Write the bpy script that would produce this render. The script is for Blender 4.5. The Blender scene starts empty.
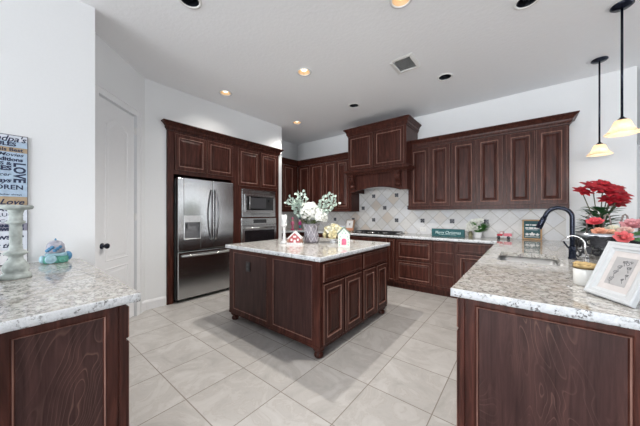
import bpy, bmesh, math, random
from mathutils import Vector, Matrix
random.seed(7)
C = bpy.context.scene.collection
PI = math.pi

# ------------------------------------------------------------------ camera, world, light, exposure
H = 1.292
cam_d = bpy.data.cameras.new('camera')
cam = bpy.data.objects.new('camera', cam_d); C.objects.link(cam)
cam.location = (0, 0, H)
cam.rotation_euler = (PI / 2, 0, 0.676)
cam_d.sensor_width = 36.0
cam_d.lens = 36.0 * 254.45 / 640.0
cam_d.shift_y = 0.001
cam_d.clip_start = 0.02
bpy.context.scene.camera = cam

world = bpy.data.worlds.new('world'); bpy.context.scene.world = world
world.use_nodes = True
bg = world.node_tree.nodes['Background']
bg.inputs['Color'].default_value = (0.86, 0.93, 1.0, 1)
bg.inputs['Strength'].default_value = 0.8

vs = bpy.context.scene.view_settings
vs.view_transform = 'Standard'; vs.look = 'None'; vs.gamma = 1.0; vs.use_curve_mapping = False
vs.exposure = 0.30

def area(name, loc, rot, sx, sy, power, col=(1, 1, 1)):
    d = bpy.data.lights.new(name, 'AREA'); d.shape = 'RECTANGLE'
    d.size = sx; d.size_y = sy; d.energy = power; d.color = col
    o = bpy.data.objects.new(name, d); C.objects.link(o)
    o.location = loc; o.rotation_euler = rot
    return o
FILL_TINT = (0.95, 0.975, 1.0)
# fill lights added at unseen rear and right-hand windows; narrow ones follow refrigerator reflections
for x in (-1.4, 1.4):
    area('unseen_window_fill', (x, -8.05, 1.55), (PI / 2, 0, 0), 2.2, 2.3, 235, FILL_TINT)
for y, wd, p in ((3.2, 2.4, 112), (6.55, 0.5, 9), (7.35, 0.5, 9), (8.4, 0.3, 4)):
    area('unseen_window_fill', (7.55, y, 1.55), (PI / 2, 0, PI / 2), wd, 2.3, p, FILL_TINT)

# ------------------------------------------------------------------ materials
def new_mat(name):
    m = bpy.data.materials.new(name); m.use_nodes = True
    nt = m.node_tree; b = nt.nodes['Principled BSDF']
    return m, nt, b
def N(nt, t, **kw):
    n = nt.nodes.new(t)
    for k, v in kw.items():
        if hasattr(n, k): setattr(n, k, v)
        else: n.inputs[k].default_value = v
    return n
def ramp(nt, fac, stops, interp='LINEAR'):
    r = nt.nodes.new('ShaderNodeValToRGB'); r.color_ramp.interpolation = interp
    el = r.color_ramp.elements
    while len(el) > 1: el.remove(el[-1])
    for i, (p, c) in enumerate(stops):
        e = el[0] if i == 0 else el.new(p)
        e.position = p; e.color = (c[0], c[1], c[2], 1)
    nt.links.new(fac, r.inputs[0])
    return r.outputs[0]
def mapped(nt, scale, rot=(0, 0, 0)):
    tc = nt.nodes.new('ShaderNodeTexCoord'); mp = nt.nodes.new('ShaderNodeMapping')
    mp.inputs['Scale'].default_value = scale; mp.inputs['Rotation'].default_value = rot
    nt.links.new(tc.outputs['Object'], mp.inputs[0]); return mp.outputs[0]
def mixc(nt, fac, a, b):
    m = nt.nodes.new('ShaderNodeMix'); m.data_type = 'RGBA'
    if hasattr(fac, 'links'): nt.links.new(fac, m.inputs[0])
    else: m.inputs[0].default_value = fac
    for s, i in ((a, 6), (b, 7)):
        if hasattr(s, 'links'): nt.links.new(s, m.inputs[i])
        else: m.inputs[i].default_value = (*s, 1)
    return m.outputs[2]
def math_n(nt, op, a, b=None):
    m = nt.nodes.new('ShaderNodeMath'); m.operation = op
    for s, i in ((a, 0), (b, 1)):
        if s is None: continue
        if hasattr(s, 'links'): nt.links.new(s, m.inputs[i])
        else: m.inputs[i].default_value = s
    return m.outputs[0]
def bump(nt, b, h, strength, dist=0.01):
    n = nt.nodes.new('ShaderNodeBump'); n.inputs['Strength'].default_value = strength; n.inputs['Distance'].default_value = dist
    nt.links.new(h, n.inputs['Height']); nt.links.new(n.outputs[0], b.inputs['Normal'])
def plain(name, col, rough=0.5, metal=0.0, coat=0.0, var=0.06, emit=None, trans=0.0, ior=1.45):
    m, nt, b = new_mat(name)
    v = mapped(nt, (1, 1, 1)); n = N(nt, 'ShaderNodeTexNoise'); n.inputs['Scale'].default_value = 30
    nt.links.new(v, n.inputs[0])
    c = ramp(nt, n.outputs[0], [(0.3, [x * (1 - var) for x in col]), (0.7, [min(1, x * (1 + var)) for x in col])])
    nt.links.new(c, b.inputs['Base Color'])
    b.inputs['Roughness'].default_value = rough; b.inputs['Metallic'].default_value = metal
    b.inputs['Coat Weight'].default_value = coat; b.inputs['Transmission Weight'].default_value = trans; b.inputs['IOR'].default_value = ior
    if emit:
        b.inputs['Emission Color'].default_value = (*emit[0], 1); b.inputs['Emission Strength'].default_value = emit[1]
    return m

def wall_mat(name, col, sc=60, st=0.12):
    m, nt, b = new_mat(name)
    v = mapped(nt, (1, 1, 1)); n = N(nt, 'ShaderNodeTexNoise'); n.inputs['Scale'].default_value = sc; n.inputs['Detail'].default_value = 4
    nt.links.new(v, n.inputs[0])
    c = ramp(nt, n.outputs[0], [(0.3, [x * .985 for x in col]), (0.7, col)])
    nt.links.new(c, b.inputs['Base Color']); b.inputs['Roughness'].default_value = 0.75
    b.inputs['Specular IOR Level'].default_value = 0.25
    bump(nt, b, n.outputs[0], st, 0.004)
    return m
M_WALL = wall_mat('wall_paint', (0.80, 0.815, 0.83))
M_CEIL = wall_mat('ceiling_texture_paint', (0.92, 0.93, 0.955), 30, 0.65)
M_TRIM = plain('white_trim_paint', (0.80, 0.81, 0.83), 0.35, var=0.01)

def wood_mat(name, dark, mid, light, ply=False):
    m, nt, b = new_mat(name)
    v = mapped(nt, (16, 16, 1.3)); n = N(nt, 'ShaderNodeTexNoise'); n.inputs['Scale'].default_value = 2.2
    n.inputs['Detail'].default_value = 7; n.inputs['Roughness'].default_value = 0.62; n.inputs['Distortion'].default_value = 0.6
    nt.links.new(v, n.inputs[0])
    c = ramp(nt, n.outputs[0], [(0.30, dark), (0.52, mid), (0.72, light)])
    if ply:
        v2 = mapped(nt, (1.5, 1.5, 0.62)); n2 = N(nt, 'ShaderNodeTexNoise'); n2.inputs['Scale'].default_value = 1.8
        n2.inputs['Detail'].default_value = 2.0; n2.inputs['Distortion'].default_value = 1.2
        nt.links.new(v2, n2.inputs[0])
        f = math_n(nt, 'FRACT', math_n(nt, 'MULTIPLY', n2.outputs[0], 30.0))
        lines = ramp(nt, f, [(0.0, (0, 0, 0)), (0.80, (0.10,) * 3), (0.93, (.8,) * 3), (0.96, (.5,) * 3), (1.0, (0, 0, 0))])
        n3 = N(nt, 'ShaderNodeTexNoise'); n3.inputs['Scale'].default_value = 3.0; n3.inputs['Detail'].default_value = 3
        nt.links.new(v2, n3.inputs[0])
        g = ramp(nt, n3.outputs[0], [(0.47, (0, 0, 0)), (0.72, (.8,) * 3)])
        c = mixc(nt, math_n(nt, 'MULTIPLY', lines, g), c, (0.17, 0.095, 0.075))
    nt.links.new(c, b.inputs['Base Color'])
    b.inputs['Roughness'].default_value = 0.36
    b.inputs['Specular IOR Level'].default_value = 0.15; b.inputs['Coat Weight'].default_value = 0.05; b.inputs['Coat Roughness'].default_value = 0.2
    bump(nt, b, n.outputs[0], 0.12, 0.003)
    return m
M_WOOD = wood_mat('dark_cherry_wood', (0.024, 0.0075, 0.0056), (0.056, 0.0178, 0.0130), (0.108, 0.037, 0.026))
M_BEAD_HL = wood_mat('bead_highlight_cherry', (0.14, 0.072, 0.056), (0.23, 0.125, 0.10), (0.33, 0.19, 0.155))  # paler bead edges: varnish highlights painted into the wood colour
WB = [M_WOOD, M_BEAD_HL]
M_PLY = wood_mat('figured_dark_veneer', (0.024, 0.011, 0.0105), (0.050, 0.023, 0.021), (0.078, 0.037, 0.032), ply=True)

def granite(name, edge=False):
    m, nt, b = new_mat(name)
    v = mapped(nt, (1.0, 1.2, 1.0), (0, 0, 0.6))
    n1 = N(nt, 'ShaderNodeTexNoise'); n1.inputs['Scale'].default_value = 42; n1.inputs['Detail'].default_value = 8; n1.inputs['Roughness'].default_value = 0.75; n1.inputs['Distortion'].default_value = 0.5
    n2 = N(nt, 'ShaderNodeTexNoise'); n2.inputs['Scale'].default_value = 95 if edge else 80; n2.inputs['Detail'].default_value = 4; n2.inputs['Roughness'].default_value = 0.7
    n3 = N(nt, 'ShaderNodeTexNoise'); n3.inputs['Scale'].default_value = 9; n3.inputs['Detail'].default_value = 5; n3.inputs['Distortion'].default_value = 0.8
    n4 = N(nt, 'ShaderNodeTexNoise'); n4.inputs['Scale'].default_value = 30 if edge else 24; n4.inputs['Detail'].default_value = 3
    vo = N(nt, 'ShaderNodeTexVoronoi'); vo.inputs['Scale'].default_value = 70
    for n in (n1, n2, n3, n4, vo): nt.links.new(v, n.inputs[0])
    if edge:
        base = ramp(nt, n1.outputs[0], [(0.3, (0.56, 0.585, 0.615)), (0.6, (0.78, 0.80, 0.825))])
    else:
        base = ramp(nt, n1.outputs[0], [(0.35, (0.13, 0.12, 0.115)), (0.44, (0.36, 0.34, 0.325)), (0.53, (0.58, 0.57, 0.54)), (0.66, (0.67, 0.66, 0.635))])
    brn = ramp(nt, n3.outputs[0], [(0.47, (0, 0, 0)), (0.66, (0.55, 0.55, 0.55))])
    c = mixc(nt, brn, base, (0.40, 0.36, 0.305) if not edge else (0.68, 0.71, 0.745))
    clus = ramp(nt, n4.outputs[0], [(0.46, (0, 0, 0)), (0.60, (1, 1, 1))])
    spk = ramp(nt, n2.outputs[0], [(0.43, (1, 1, 1)), (0.49, (0, 0, 0))])
    c = mixc(nt, math_n(nt, 'MULTIPLY', math_n(nt, 'MULTIPLY', spk, clus), 0.9), c, (0.045, 0.042, 0.045))
    spk2 = ramp(nt, vo.outputs[0], [(0.10, (0.5,) * 3), (0.22, (0, 0, 0))])
    c = mixc(nt, spk2, c, (0.74, 0.735, 0.73))
    nt.links.new(c, b.inputs['Base Color'])
    b.inputs['Roughness'].default_value = 0.45 if edge else 0.05; b.inputs['IOR'].default_value = 1.5 if edge else 1.72
    if edge: bump(nt, b, n2.outputs[0], 0.6, 0.01)
    return m
M_GRAN = granite('polished_granite'); M_GEDGE = granite('chiselled_granite_edge', True)

def floor_mat():
    m, nt, b = new_mat('porcelain_floor_tile')
    tc = nt.nodes.new('ShaderNodeTexCoord'); sp = nt.nodes.new('ShaderNodeSeparateXYZ'); nt.links.new(tc.outputs['Object'], sp.inputs[0])
    sx = math_n(nt, 'DIVIDE', math_n(nt, 'ADD', sp.outputs[0], 0.92 + 45.7), 0.457)
    sy = math_n(nt, 'DIVIDE', math_n(nt, 'ADD', sp.outputs[1], 46.5 - 1.262), 0.465)
    def edge_d(s):
        f = math_n(nt, 'FRACT', s); return math_n(nt, 'MINIMUM', f, math_n(nt, 'SUBTRACT', 1.0, f))
    d = math_n(nt, 'MINIMUM', edge_d(sx), edge_d(sy))
    grout = math_n(nt, 'LESS_THAN', d, 0.0075)
    cb = nt.nodes.new('ShaderNodeCombineXYZ')
    nt.links.new(math_n(nt, 'FLOOR', sx), cb.inputs[0]); nt.links.new(math_n(nt, 'FLOOR', sy), cb.inputs[1])
    wn = nt.nodes.new('ShaderNodeTexWhiteNoise'); nt.links.new(cb.outputs[0], wn.inputs[0])
    off = nt.nodes.new('ShaderNodeVectorMath'); off.operation = 'MULTIPLY_ADD'
    nt.links.new(wn.outputs[1], off.inputs[0]); off.inputs[1].default_value = (7, 7, 7); nt.links.new(tc.outputs['Object'], off.inputs[2])
    n1 = N(nt, 'ShaderNodeTexNoise'); n1.inputs['Scale'].default_value = 3.4; n1.inputs['Detail'].default_value = 8; n1.inputs['Distortion'].default_value = 1.4; n1.inputs['Roughness'].default_value = 0.65
    nt.links.new(off.outputs[0], n1.inputs[0])
    c = ramp(nt, n1.outputs[0], [(0.28, (0.36, 0.345, 0.33)), (0.5, (0.475, 0.458, 0.442)), (0.72, (0.565, 0.55, 0.535))])
    vein = ramp(nt, n1.outputs[0], [(0.485, (0, 0, 0)), (0.50, (.35,) * 3), (0.515, (0, 0, 0))])
    c = mixc(nt, vein, c, (0.33, 0.29, 0.255))
    tv = ramp(nt, wn.outputs[0], [(0, (0.0,) * 3), (1, (0.16,) * 3)])
    c = mixc(nt, tv, c, (0.36, 0.335, 0.31))
    c = mixc(nt, grout, c, (0.25, 0.22, 0.195))
    nt.links.new(c, b.inputs['Base Color'])
    rr = ramp(nt, grout, [(0, (0.33,) * 3), (1, (0.8,) * 3)]); nt.links.new(rr, b.inputs['Roughness'])
    bump(nt, b, math_n(nt, 'SUBTRACT', 1.0, grout), 0.3, 0.002)
    return m
M_FLOOR = floor_mat()

def splash_mat():
    m, nt, b = new_mat('diagonal_travertine_tile')
    tc = nt.nodes.new('ShaderNodeTexCoord'); sp = nt.nodes.new('ShaderNodeSeparateXYZ'); nt.links.new(tc.outputs['Object'], sp.inputs[0])
    h = math_n(nt, 'ADD', math_n(nt, 'SUBTRACT', sp.outputs[0], sp.outputs[1]), 2.454 + 4.865 + 24.75)   # along either wall
    z = math_n(nt, 'ADD', sp.outputs[2], -1.162 + 24.75)
    s1 = math_n(nt, 'DIVIDE', math_n(nt, 'ADD', h, z), 0.2475)
    s2 = math_n(nt, 'DIVIDE', math_n(nt, 'ADD', math_n(nt, 'SUBTRACT', h, z), 49.5), 0.2475)
    def edge_d(s):
        f = math_n(nt, 'FRACT', s); return math_n(nt, 'MINIMUM', f, math_n(nt, 'SUBTRACT', 1.0, f))
    d = math_n(nt, 'MINIMUM', edge_d(s1), edge_d(s2))
    grout = math_n(nt, 'LESS_THAN', d, 0.028)
    cb = nt.nodes.new('ShaderNodeCombineXYZ')
    nt.links.new(math_n(nt, 'FLOOR', s1), cb.inputs[0]); nt.links.new(math_n(nt, 'FLOOR', s2), cb.inputs[1])
    wn = nt.nodes.new('ShaderNodeTexWhiteNoise'); nt.links.new(cb.outputs[0], wn.inputs[0])
    c = ramp(nt, wn.outputs[0], [(0, (0.68, 0.69, 0.715)), (0.4, (0.75, 0.755, 0.765)), (0.7, (0.69, 0.68, 0.665)), (0.90, (0.75, 0.74, 0.725)), (0.96, (0.68, 0.61, 0.54)), (1.0, (0.67, 0.60, 0.53))])
    n1 = N(nt, 'ShaderNodeTexNoise'); n1.inputs['Scale'].default_value = 14; n1.inputs['Detail'].default_value = 6
    nt.links.new(tc.outputs['Object'], n1.inputs[0])
    mot = ramp(nt, n1.outputs[0], [(0.4, (0, 0, 0)), (0.7, (0.35,) * 3)])
    c = mixc(nt, mot, c, (0.60, 0.585, 0.57))
    c = mixc(nt, grout, c, (0.50, 0.485, 0.46))
    nt.links.new(c, b.inputs['Base Color']); b.inputs['Roughness'].default_value = 0.45
    bump(nt, b, math_n(nt, 'SUBTRACT', 1.0, grout), 0.35, 0.003)
    return m
M_SPLASH = splash_mat()

def steel(name, col=(0.56, 0.565, 0.57), rough=0.2, sc=(60, 60, 1)):
    m, nt, b = new_mat(name)
    v = mapped(nt, sc); n = N(nt, 'ShaderNodeTexNoise'); n.inputs['Scale'].default_value = 6; n.inputs['Detail'].default_value = 3
    nt.links.new(v, n.inputs[0])
    c = ramp(nt, n.outputs[0], [(0.3, [x * .93 for x in col]), (0.7, col)])
    nt.links.new(c, b.inputs['Base Color']); b.inputs['Metallic'].default_value = 1.0; b.inputs['Roughness'].default_value = rough
    bump(nt, b, n.outputs[0], 0.05, 0.002)
    return m
M_STEEL = steel('brushed_stainless'); M_CHROME = plain('polished_nickel', (0.60, 0.60, 0.60), 0.18, 1.0)
M_DCHROME = plain('dark_satin_handle', (0.30, 0.30, 0.31), 0.22, 1.0)
M_SINK = steel('sink_stainless', (0.66, 0.67, 0.68), 0.28)
M_DSTEEL = plain('dark_appliance_side', (0.075, 0.078, 0.08), 0.4, 0.6)
M_BLACKGL = plain('black_oven_glass', (0.012, 0.012, 0.014), 0.06, coat=0.5)
M_BLACK = plain('matte_black_metal', (0.012, 0.014, 0.020), 0.32, 0.2)
M_NAVY = plain('oil_rubbed_black_bronze', (0.010, 0.014, 0.028), 0.22, 0.5)
M_IRON = plain('black_wrought_iron', (0.02, 0.02, 0.024), 0.5, 0.3)
M_WHITE = plain('white_gloss', (0.74, 0.745, 0.75), 0.35, var=0.02)
M_WHITEPL = plain('white_plastic', (0.80, 0.80, 0.79), 0.4, var=0.01)
M_CANBAFF = plain('tan_can_reflector', (0.62, 0.47, 0.33), 0.35)
M_BULB = plain('lit_bulb', (1, 0.9, 0.75), 0.5, emit=((1.0, 0.86, 0.62), 2.6))
M_SHADE = None
def shade_mat():
    m, nt, b = new_mat('lit_alabaster_glass')
    v = mapped(nt, (1, 1, 1)); n = N(nt, 'ShaderNodeTexNoise'); n.inputs['Scale'].default_value = 14; n.inputs['Detail'].default_value = 5; n.inputs['Distortion'].default_value = 2
    nt.links.new(v, n.inputs[0])
    c = ramp(nt, n.outputs[0], [(0.3, (0.93, 0.76, 0.60)), (0.65, (0.97, 0.88, 0.76))])
    nt.links.new(c, b.inputs['Base Color']); b.inputs['Roughness'].default_value = 0.35
    tr = nt.nodes.new('ShaderNodeBsdfTranslucent'); nt.links.new(c, tr.inputs[0])
    mx = nt.nodes.new('ShaderNodeMixShader'); mx.inputs[0].default_value = 0.62
    nt.links.new(b.outputs[0], mx.inputs[1]); nt.links.new(tr.outputs[0], mx.inputs[2])
    nt.links.new(mx.outputs[0], nt.nodes['Material Output'].inputs[0])
    return m
M_SHADE = shade_mat()
def glass(name, col=(0.93, 0.93, 0.97)):
    m, nt, b = new_mat(name)
    g = nt.nodes.new('ShaderNodeBsdfGlossy'); g.inputs['Roughness'].default_value = 0.08
    t = nt.nodes.new('ShaderNodeBsdfTransparent'); t.inputs[0].default_value = (*col, 1)
    v = mapped(nt, (1, 1, 1)); n = N(nt, 'ShaderNodeTexNoise'); n.inputs['Scale'].default_value = 40
    nt.links.new(v, n.inputs[0])
    fr = nt.nodes.new('ShaderNodeFresnel'); fr.inputs[0].default_value = 1.9
    bp = nt.nodes.new('ShaderNodeBump'); bp.inputs['Strength'].default_value = 0.3; nt.links.new(n.outputs[0], bp.inputs['Height'])
    nt.links.new(bp.outputs[0], g.inputs['Normal'])
    mx = nt.nodes.new('ShaderNodeMixShader')
    nt.links.new(fr.outputs[0], mx.inputs[0]); nt.links.new(t.outputs[0], mx.inputs[1]); nt.links.new(g.outputs[0], mx.inputs[2])
    df = nt.nodes.new('ShaderNodeBsdfDiffuse'); df.inputs[0].default_value = (.58, .55, .62, 1); m2 = nt.nodes.new('ShaderNodeMixShader'); m2.inputs[0].default_value = .38
    nt.links.new(mx.outputs[0], m2.inputs[1]); nt.links.new(df.outputs[0], m2.inputs[2])
    nt.links.new(m2.outputs[0], nt.nodes['Material Output'].inputs[0])
    return m
M_GLASS = glass('cut_crystal', (0.88, 0.86, 0.91))

_cache = {}
def col(name, c, rough=0.55, **kw):
    if name not in _cache: _cache[name] = plain(name, c, rough, **kw)
    return _cache[name]

# ------------------------------------------------------------------ mesh helpers
class MB:
    """collects shapes; build() links them as ONE mesh object"""
    def __init__(self): self.bm = bmesh.new()
    def face(self, pts, smooth=False, mi=0):
        vs_ = [self.bm.verts.new(p) for p in pts]
        f = self.bm.faces.new(vs_); f.smooth = smooth; f.material_index = mi; return f
    def box(self, x0, x1, y0, y1, z0, z1, bev=0.0, mi=0):
        x0, x1 = sorted((x0, x1)); y0, y1 = sorted((y0, y1)); z0, z1 = sorted((z0, z1))
        v = [self.bm.verts.new(p) for p in ((x0,y0,z0),(x1,y0,z0),(x1,y1,z0),(x0,y1,z0),(x0,y0,z1),(x1,y0,z1),(x1,y1,z1),(x0,y1,z1))]
        fs = [self.bm.faces.new([v[i] for i in q]) for q in ((3,2,1,0),(4,5,6,7),(0,1,5,4),(1,2,6,5),(2,3,7,6),(3,0,4,7))]
        for f in fs: f.material_index = mi
        if bev:
            ed = list({e for f in fs for e in f.edges})
            bmesh.ops.bevel(self.bm, geom=ed, offset=bev, segments=2, affect='EDGES', profile=0.6)
        return self
    def prism(self, pts, z0, z1, f=lambda p, z: (p[0], p[1], z), smooth=False, mi=0):
        n = len(pts)
        a = [self.bm.verts.new(f(p, z0)) for p in pts]; b = [self.bm.verts.new(f(p, z1)) for p in pts]
        self.bm.faces.new(a[::-1]).material_index = mi; self.bm.faces.new(b).material_index = mi
        for i in range(n):
            q = self.bm.faces.new((a[i], a[(i+1) % n], b[(i+1) % n], b[i])); q.smooth = smooth; q.material_index = mi
        return self
    def lathe(self, prof, c=(0, 0, 0), seg=24, mat=None, smooth=True, sq=None, mi=0, cap=True):
        rings = []
        for (r, z) in prof:
            ring = []
            for i in range(seg):
                a = 2 * PI * i / seg; rr = r * (sq(a) if sq else 1)
                p = Vector((rr * math.cos(a), rr * math.sin(a), z))
                if mat: p = mat @ p
                ring.append(self.bm.verts.new(p + Vector(c)))
            rings.append(ring)
        for k in range(len(rings) - 1):
            for i in range(seg):
                f = self.bm.faces.new((rings[k][i], rings[k][(i+1) % seg], rings[k+1][(i+1) % seg], rings[k+1][i]))
                f.smooth = smooth; f.material_index = mi
        if cap:
            for ring, rv in ((rings[0], True), (rings[-1], False)):
                try: self.bm.faces.new(ring[::-1] if rv else ring).material_index = mi
                except ValueError: pass
        return self
    def tube(self, pts, r, seg=8, mi=0, closed=False, taper=None):
        pts = [Vector(p) for p in pts]; n = len(pts); rings = []
        up = Vector((0.13, 0.21, 0.97))
        prev = None
        for i, p in enumerate(pts):
            if closed: t = pts[(i+1) % n] - pts[i-1]
            else: t = pts[min(i+1, n-1)] - pts[max(i-1, 0)]
            t.normalize()
            a = (prev - t * prev.dot(t)) if prev is not None else t.cross(up)
            if a.length < 1e-5: a = t.cross(Vector((1, 0, 0)))
            a.normalize(); prev = a; b = t.cross(a)
            rr = r if taper is None else r + (taper - r) * i / (n - 1)
            rings.append([self.bm.verts.new(p + (a * math.cos(2*PI*k/seg) + b * math.sin(2*PI*k/seg)) * rr) for k in range(seg)])
        for i in range(n if closed else n - 1):
            A, B = rings[i], rings[(i+1) % n]
            for k in range(seg):
                f = self.bm.faces.new((A[k], A[(k+1) % seg], B[(k+1) % seg], B[k])); f.smooth = True; f.material_index = mi
        if not closed:
            self.bm.faces.new(rings[0][::-1]); self.bm.faces.new(rings[-1])
        return self
    def ball(self, c, r, seg=10, sc=(1, 1, 1), mi=0):
        c = Vector(c); rows = []
        top = self.bm.verts.new(c + Vector((0, 0, r * sc[2]))); bot = self.bm.verts.new(c - Vector((0, 0, r * sc[2])))
        h = max(4, seg // 2)
        for j in range(1, h):
            th = PI * j / h
            rows.append([self.bm.verts.new(c + Vector((r*sc[0]*math.sin(th)*math.cos(2*PI*k/seg), r*sc[1]*math.sin(th)*math.sin(2*PI*k/seg), r*sc[2]*math.cos(th)))) for k in range(seg)])
        fs = []
        for k in range(seg):
            fs.append(self.bm.faces.new((top, rows[0][k], rows[0][(k+1) % seg]))); fs.append(self.bm.faces.new((bot, rows[-1][(k+1) % seg], rows[-1][k])))
            for j in range(len(rows) - 1):
                fs.append(self.bm.faces.new((rows[j][k], rows[j+1][k], rows[j+1][(k+1) % seg], rows[j][(k+1) % seg])))
        for f in fs: f.smooth = True; f.material_index = mi
        return self
    def rings(self, fm, u0, u1, v0, v1, rg, back=True, mi=0, bead=(), fill=True):
        """nested rectangles (inset, depth) on a facing frame; the last ring is filled"""
        w = min(abs(u1 - u0), abs(v1 - v0)); mx = max(i for i, _ in rg); k = min(1.0, 0.42 * w / mx) if mx > 0 else 1.0
        R = []
        for (i, d) in rg:
            i *= k
            R.append([self.bm.verts.new(fm(u, v, d)) for u, v in ((u0+i, v0+i), (u1-i, v0+i), (u1-i, v1-i), (u0+i, v1-i))])
        for si, (a, b) in enumerate(zip(R, R[1:])):
            for q in range(4):
                self.bm.faces.new((a[q], a[(q+1) % 4], b[(q+1) % 4], b[q])).material_index = 1 if si in bead else mi
        if fill: self.bm.faces.new(R[-1]).material_index = mi
        if back: self.bm.faces.new(R[0][::-1]).material_index = mi
        return self
    def sweep(self, path, prof, closed_prof=True, mi=0):
        """moulding: profile (out, z) run along a plan polyline with mitres; 'out' is to the right of travel"""
        P = [Vector((p[0], p[1])) for p in path]; n = len(P); rows = []
        for i in range(n):
            d1 = (P[i] - P[i-1]).normalized() if i > 0 else None
            d2 = (P[i+1] - P[i]).normalized() if i < n - 1 else None
            n1 = Vector((d1.y, -d1.x)) if d1 else None; n2 = Vector((d2.y, -d2.x)) if d2 else None
            if n1 is None: m = n2
            elif n2 is None: m = n1
            else:
                m = n1 + n2; m = m / max(0.2, m.dot(n1))
            rows.append([self.bm.verts.new((P[i].x + m.x * o, P[i].y + m.y * o, z)) for (o, z) in prof])
        k = len(prof)
        for a, b in zip(rows, rows[1:]):
            for j in range(k if closed_prof else k - 1):
                self.bm.faces.new((a[j], a[(j+1) % k], b[(j+1) % k], b[j])).material_index = mi
        if closed_prof:
            self.bm.faces.new(rows[0]); self.bm.faces.new(rows[-1][::-1])
        return self
    def fill(self, loops, z, mi=0):
        es = []
        for lp in loops:
            v = [self.bm.verts.new((p[0], p[1], z)) for p in lp]
            es += [self.bm.edges.new((v[i], v[(i+1) % len(v)])) for i in range(len(v))]
        g = bmesh.ops.triangle_fill(self.bm, edges=es, use_beauty=True)
        for f in g['geom']:
            if isinstance(f, bmesh.types.BMFace): f.material_index = mi
        return self
    def petal(self, base, d, up, L, W, cupf=0.25, mi=0, tip=0.35):
        """a pointed oval leaf or petal from base along d, curved towards up"""
        d = Vector(d).normalized(); up = Vector(up); up = (up - d * up.dot(d))
        if up.length < 1e-4: up = d.orthogonal()
        up.normalize(); s = d.cross(up); base = Vector(base); rows = []
        for t, w in ((0, 0.18), (0.28, 0.8), (0.58, 1.0), (0.85, tip + 0.25), (1.0, 0.05)):
            c = base + d * (L * t) + up * (L * cupf * (t * t - 0.55 * t))
            rows.append([self.bm.verts.new(c - s * (W * .5 * w) + up * (W * .10 * w)), self.bm.verts.new(c), self.bm.verts.new(c + s * (W * .5 * w) + up * (W * .10 * w))])
        for a, b in zip(rows, rows[1:]):
            for j in (0, 1):
                f = self.bm.faces.new((a[j], a[j+1], b[j+1], b[j])); f.smooth = True; f.material_index = mi
        return self
    def build(self, name, mat, parent=None, off=(0, 0, 0), recalc=True):
        if recalc: bmesh.ops.recalc_face_normals(self.bm, faces=self.bm.faces)
        if off != (0, 0, 0): bmesh.ops.translate(self.bm, verts=self.bm.verts, vec=(-off[0], -off[1], -off[2]))
        me = bpy.data.meshes.new(name); self.bm.to_mesh(me); self.bm.free()
        for m in (mat if isinstance(mat, (list, tuple)) else [mat]): me.materials.append(m)
        o = bpy.data.objects.new(name, me); C.objects.link(o)
        if parent is not None: o.parent = parent
        return o

def tag(o, label=None, cat=None, group=None, kind=None):
    if label: o['label'] = label
    if cat: o['category'] = cat
    if group: o['group'] = group
    if kind: o['kind'] = kind
    return o
class Thing:
    """an Empty at the thing's base; part() takes world coordinates"""
    def __init__(self, name, label, cat, loc=(0, 0, 0), group=None):
        self.o = bpy.data.objects.new(name, None); C.objects.link(self.o); self.o.location = loc
        self.o.empty_display_size = 0.05
        self.loc = tuple(loc); tag(self.o, label, cat, group)
    def part(self, name, mb, mat, parent=None, label=None):
        o = mb.build(name, mat, parent or self.o, self.loc)
        if label: o['label'] = label
        return o
def structure(name, mb, mat, parent=None):
    o = mb.build(name, mat, parent)
    if parent is None: o['kind'] = 'structure'
    return o
def copy_tree(o, loc=None, label=None, parent=None):
    c = o.copy(); C.objects.link(c)
    if parent is not None: c.parent = parent
    if loc is not None: c.location = loc
    if label: c['label'] = label
    for ch in list(o.children): copy_tree(ch, parent=c)
    return c

def fyn(y): return lambda u, v, d: (u, y - d, v)        # faces -y
def fyp(y): return lambda u, v, d: (u, y + d, v)        # faces +y
def fxp(x): return lambda u, v, d: (x + d, u, v)        # faces +x
def fxn(x): return lambda u, v, d: (x - d, u, v)        # faces -x
RAISED = [(0, 0), (0, .017), (.004, .020), (.049, .020), (.055, .0225), (.062, .017), (.066, .009), (.078, .008), (.104, .0165), (.110, .017)]
DRAWER = [(0, 0), (0, .015), (.004, .020), (.020, .020), (.024, .0215), (.03, .018)]
RDRAWER = [(0, 0), (0, .017), (.003, .020), (.038, .020), (.042, .022), (.047, .017), (.050, .009), (.058, .008), (.075, .0165), (.080, .017)]
BEAD_HL = {}
def door(fm, u0, u1, v0, v1, rg=RAISED): return MB().rings(fm, u0, u1, v0, v1, rg, bead=(1,) if rg is DRAWER else (1, 3, 4))

def text_mesh(txt, size, fm, u, v, align='LEFT', shear=0.0, bold=0.0, extr=0.0008, rot=0.0, sx=1.0, name='lettering', mat=None, parent=None, off=(0,0,0)):
    cu = bpy.data.curves.new('t', 'FONT'); cu.body = txt; cu.size = size; cu.align_x = align; cu.shear = shear; cu.offset = bold
    cu.extrude = extr; cu.resolution_u = 3
    ob = bpy.data.objects.new('t', cu); C.objects.link(ob)
    dg = bpy.context.evaluated_depsgraph_get(); me = bpy.data.meshes.new_from_object(ob.evaluated_get(dg))
    bpy.data.objects.remove(ob); me.name = name
    cr, sr = math.cos(rot), math.sin(rot)
    for p in me.vertices:
        x, y, z = p.co.x * sx, p.co.y, p.co.z
        x, y = x * cr - y * sr, x * sr + y * cr
        q = fm(u + x, v + y, z); p.co = (q[0] - off[0], q[1] - off[1], q[2] - off[2])
    me.materials.clear(); me.materials.append(mat)
    o = bpy.data.objects.new(name, me); C.objects.link(o)
    if parent is not None: o.parent = parent
    return o

# ------------------------------------------------------------------ the setting
ZC = 3.103; XF = -3.955; YW = 4.865; XL2 = -4.66; XS = -2.95; YS = 0.509
CT = 0.915; CB = 0.875      # worktop top and underside
XR, YB, YN = 7.5, -8.0, 10.5

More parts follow.
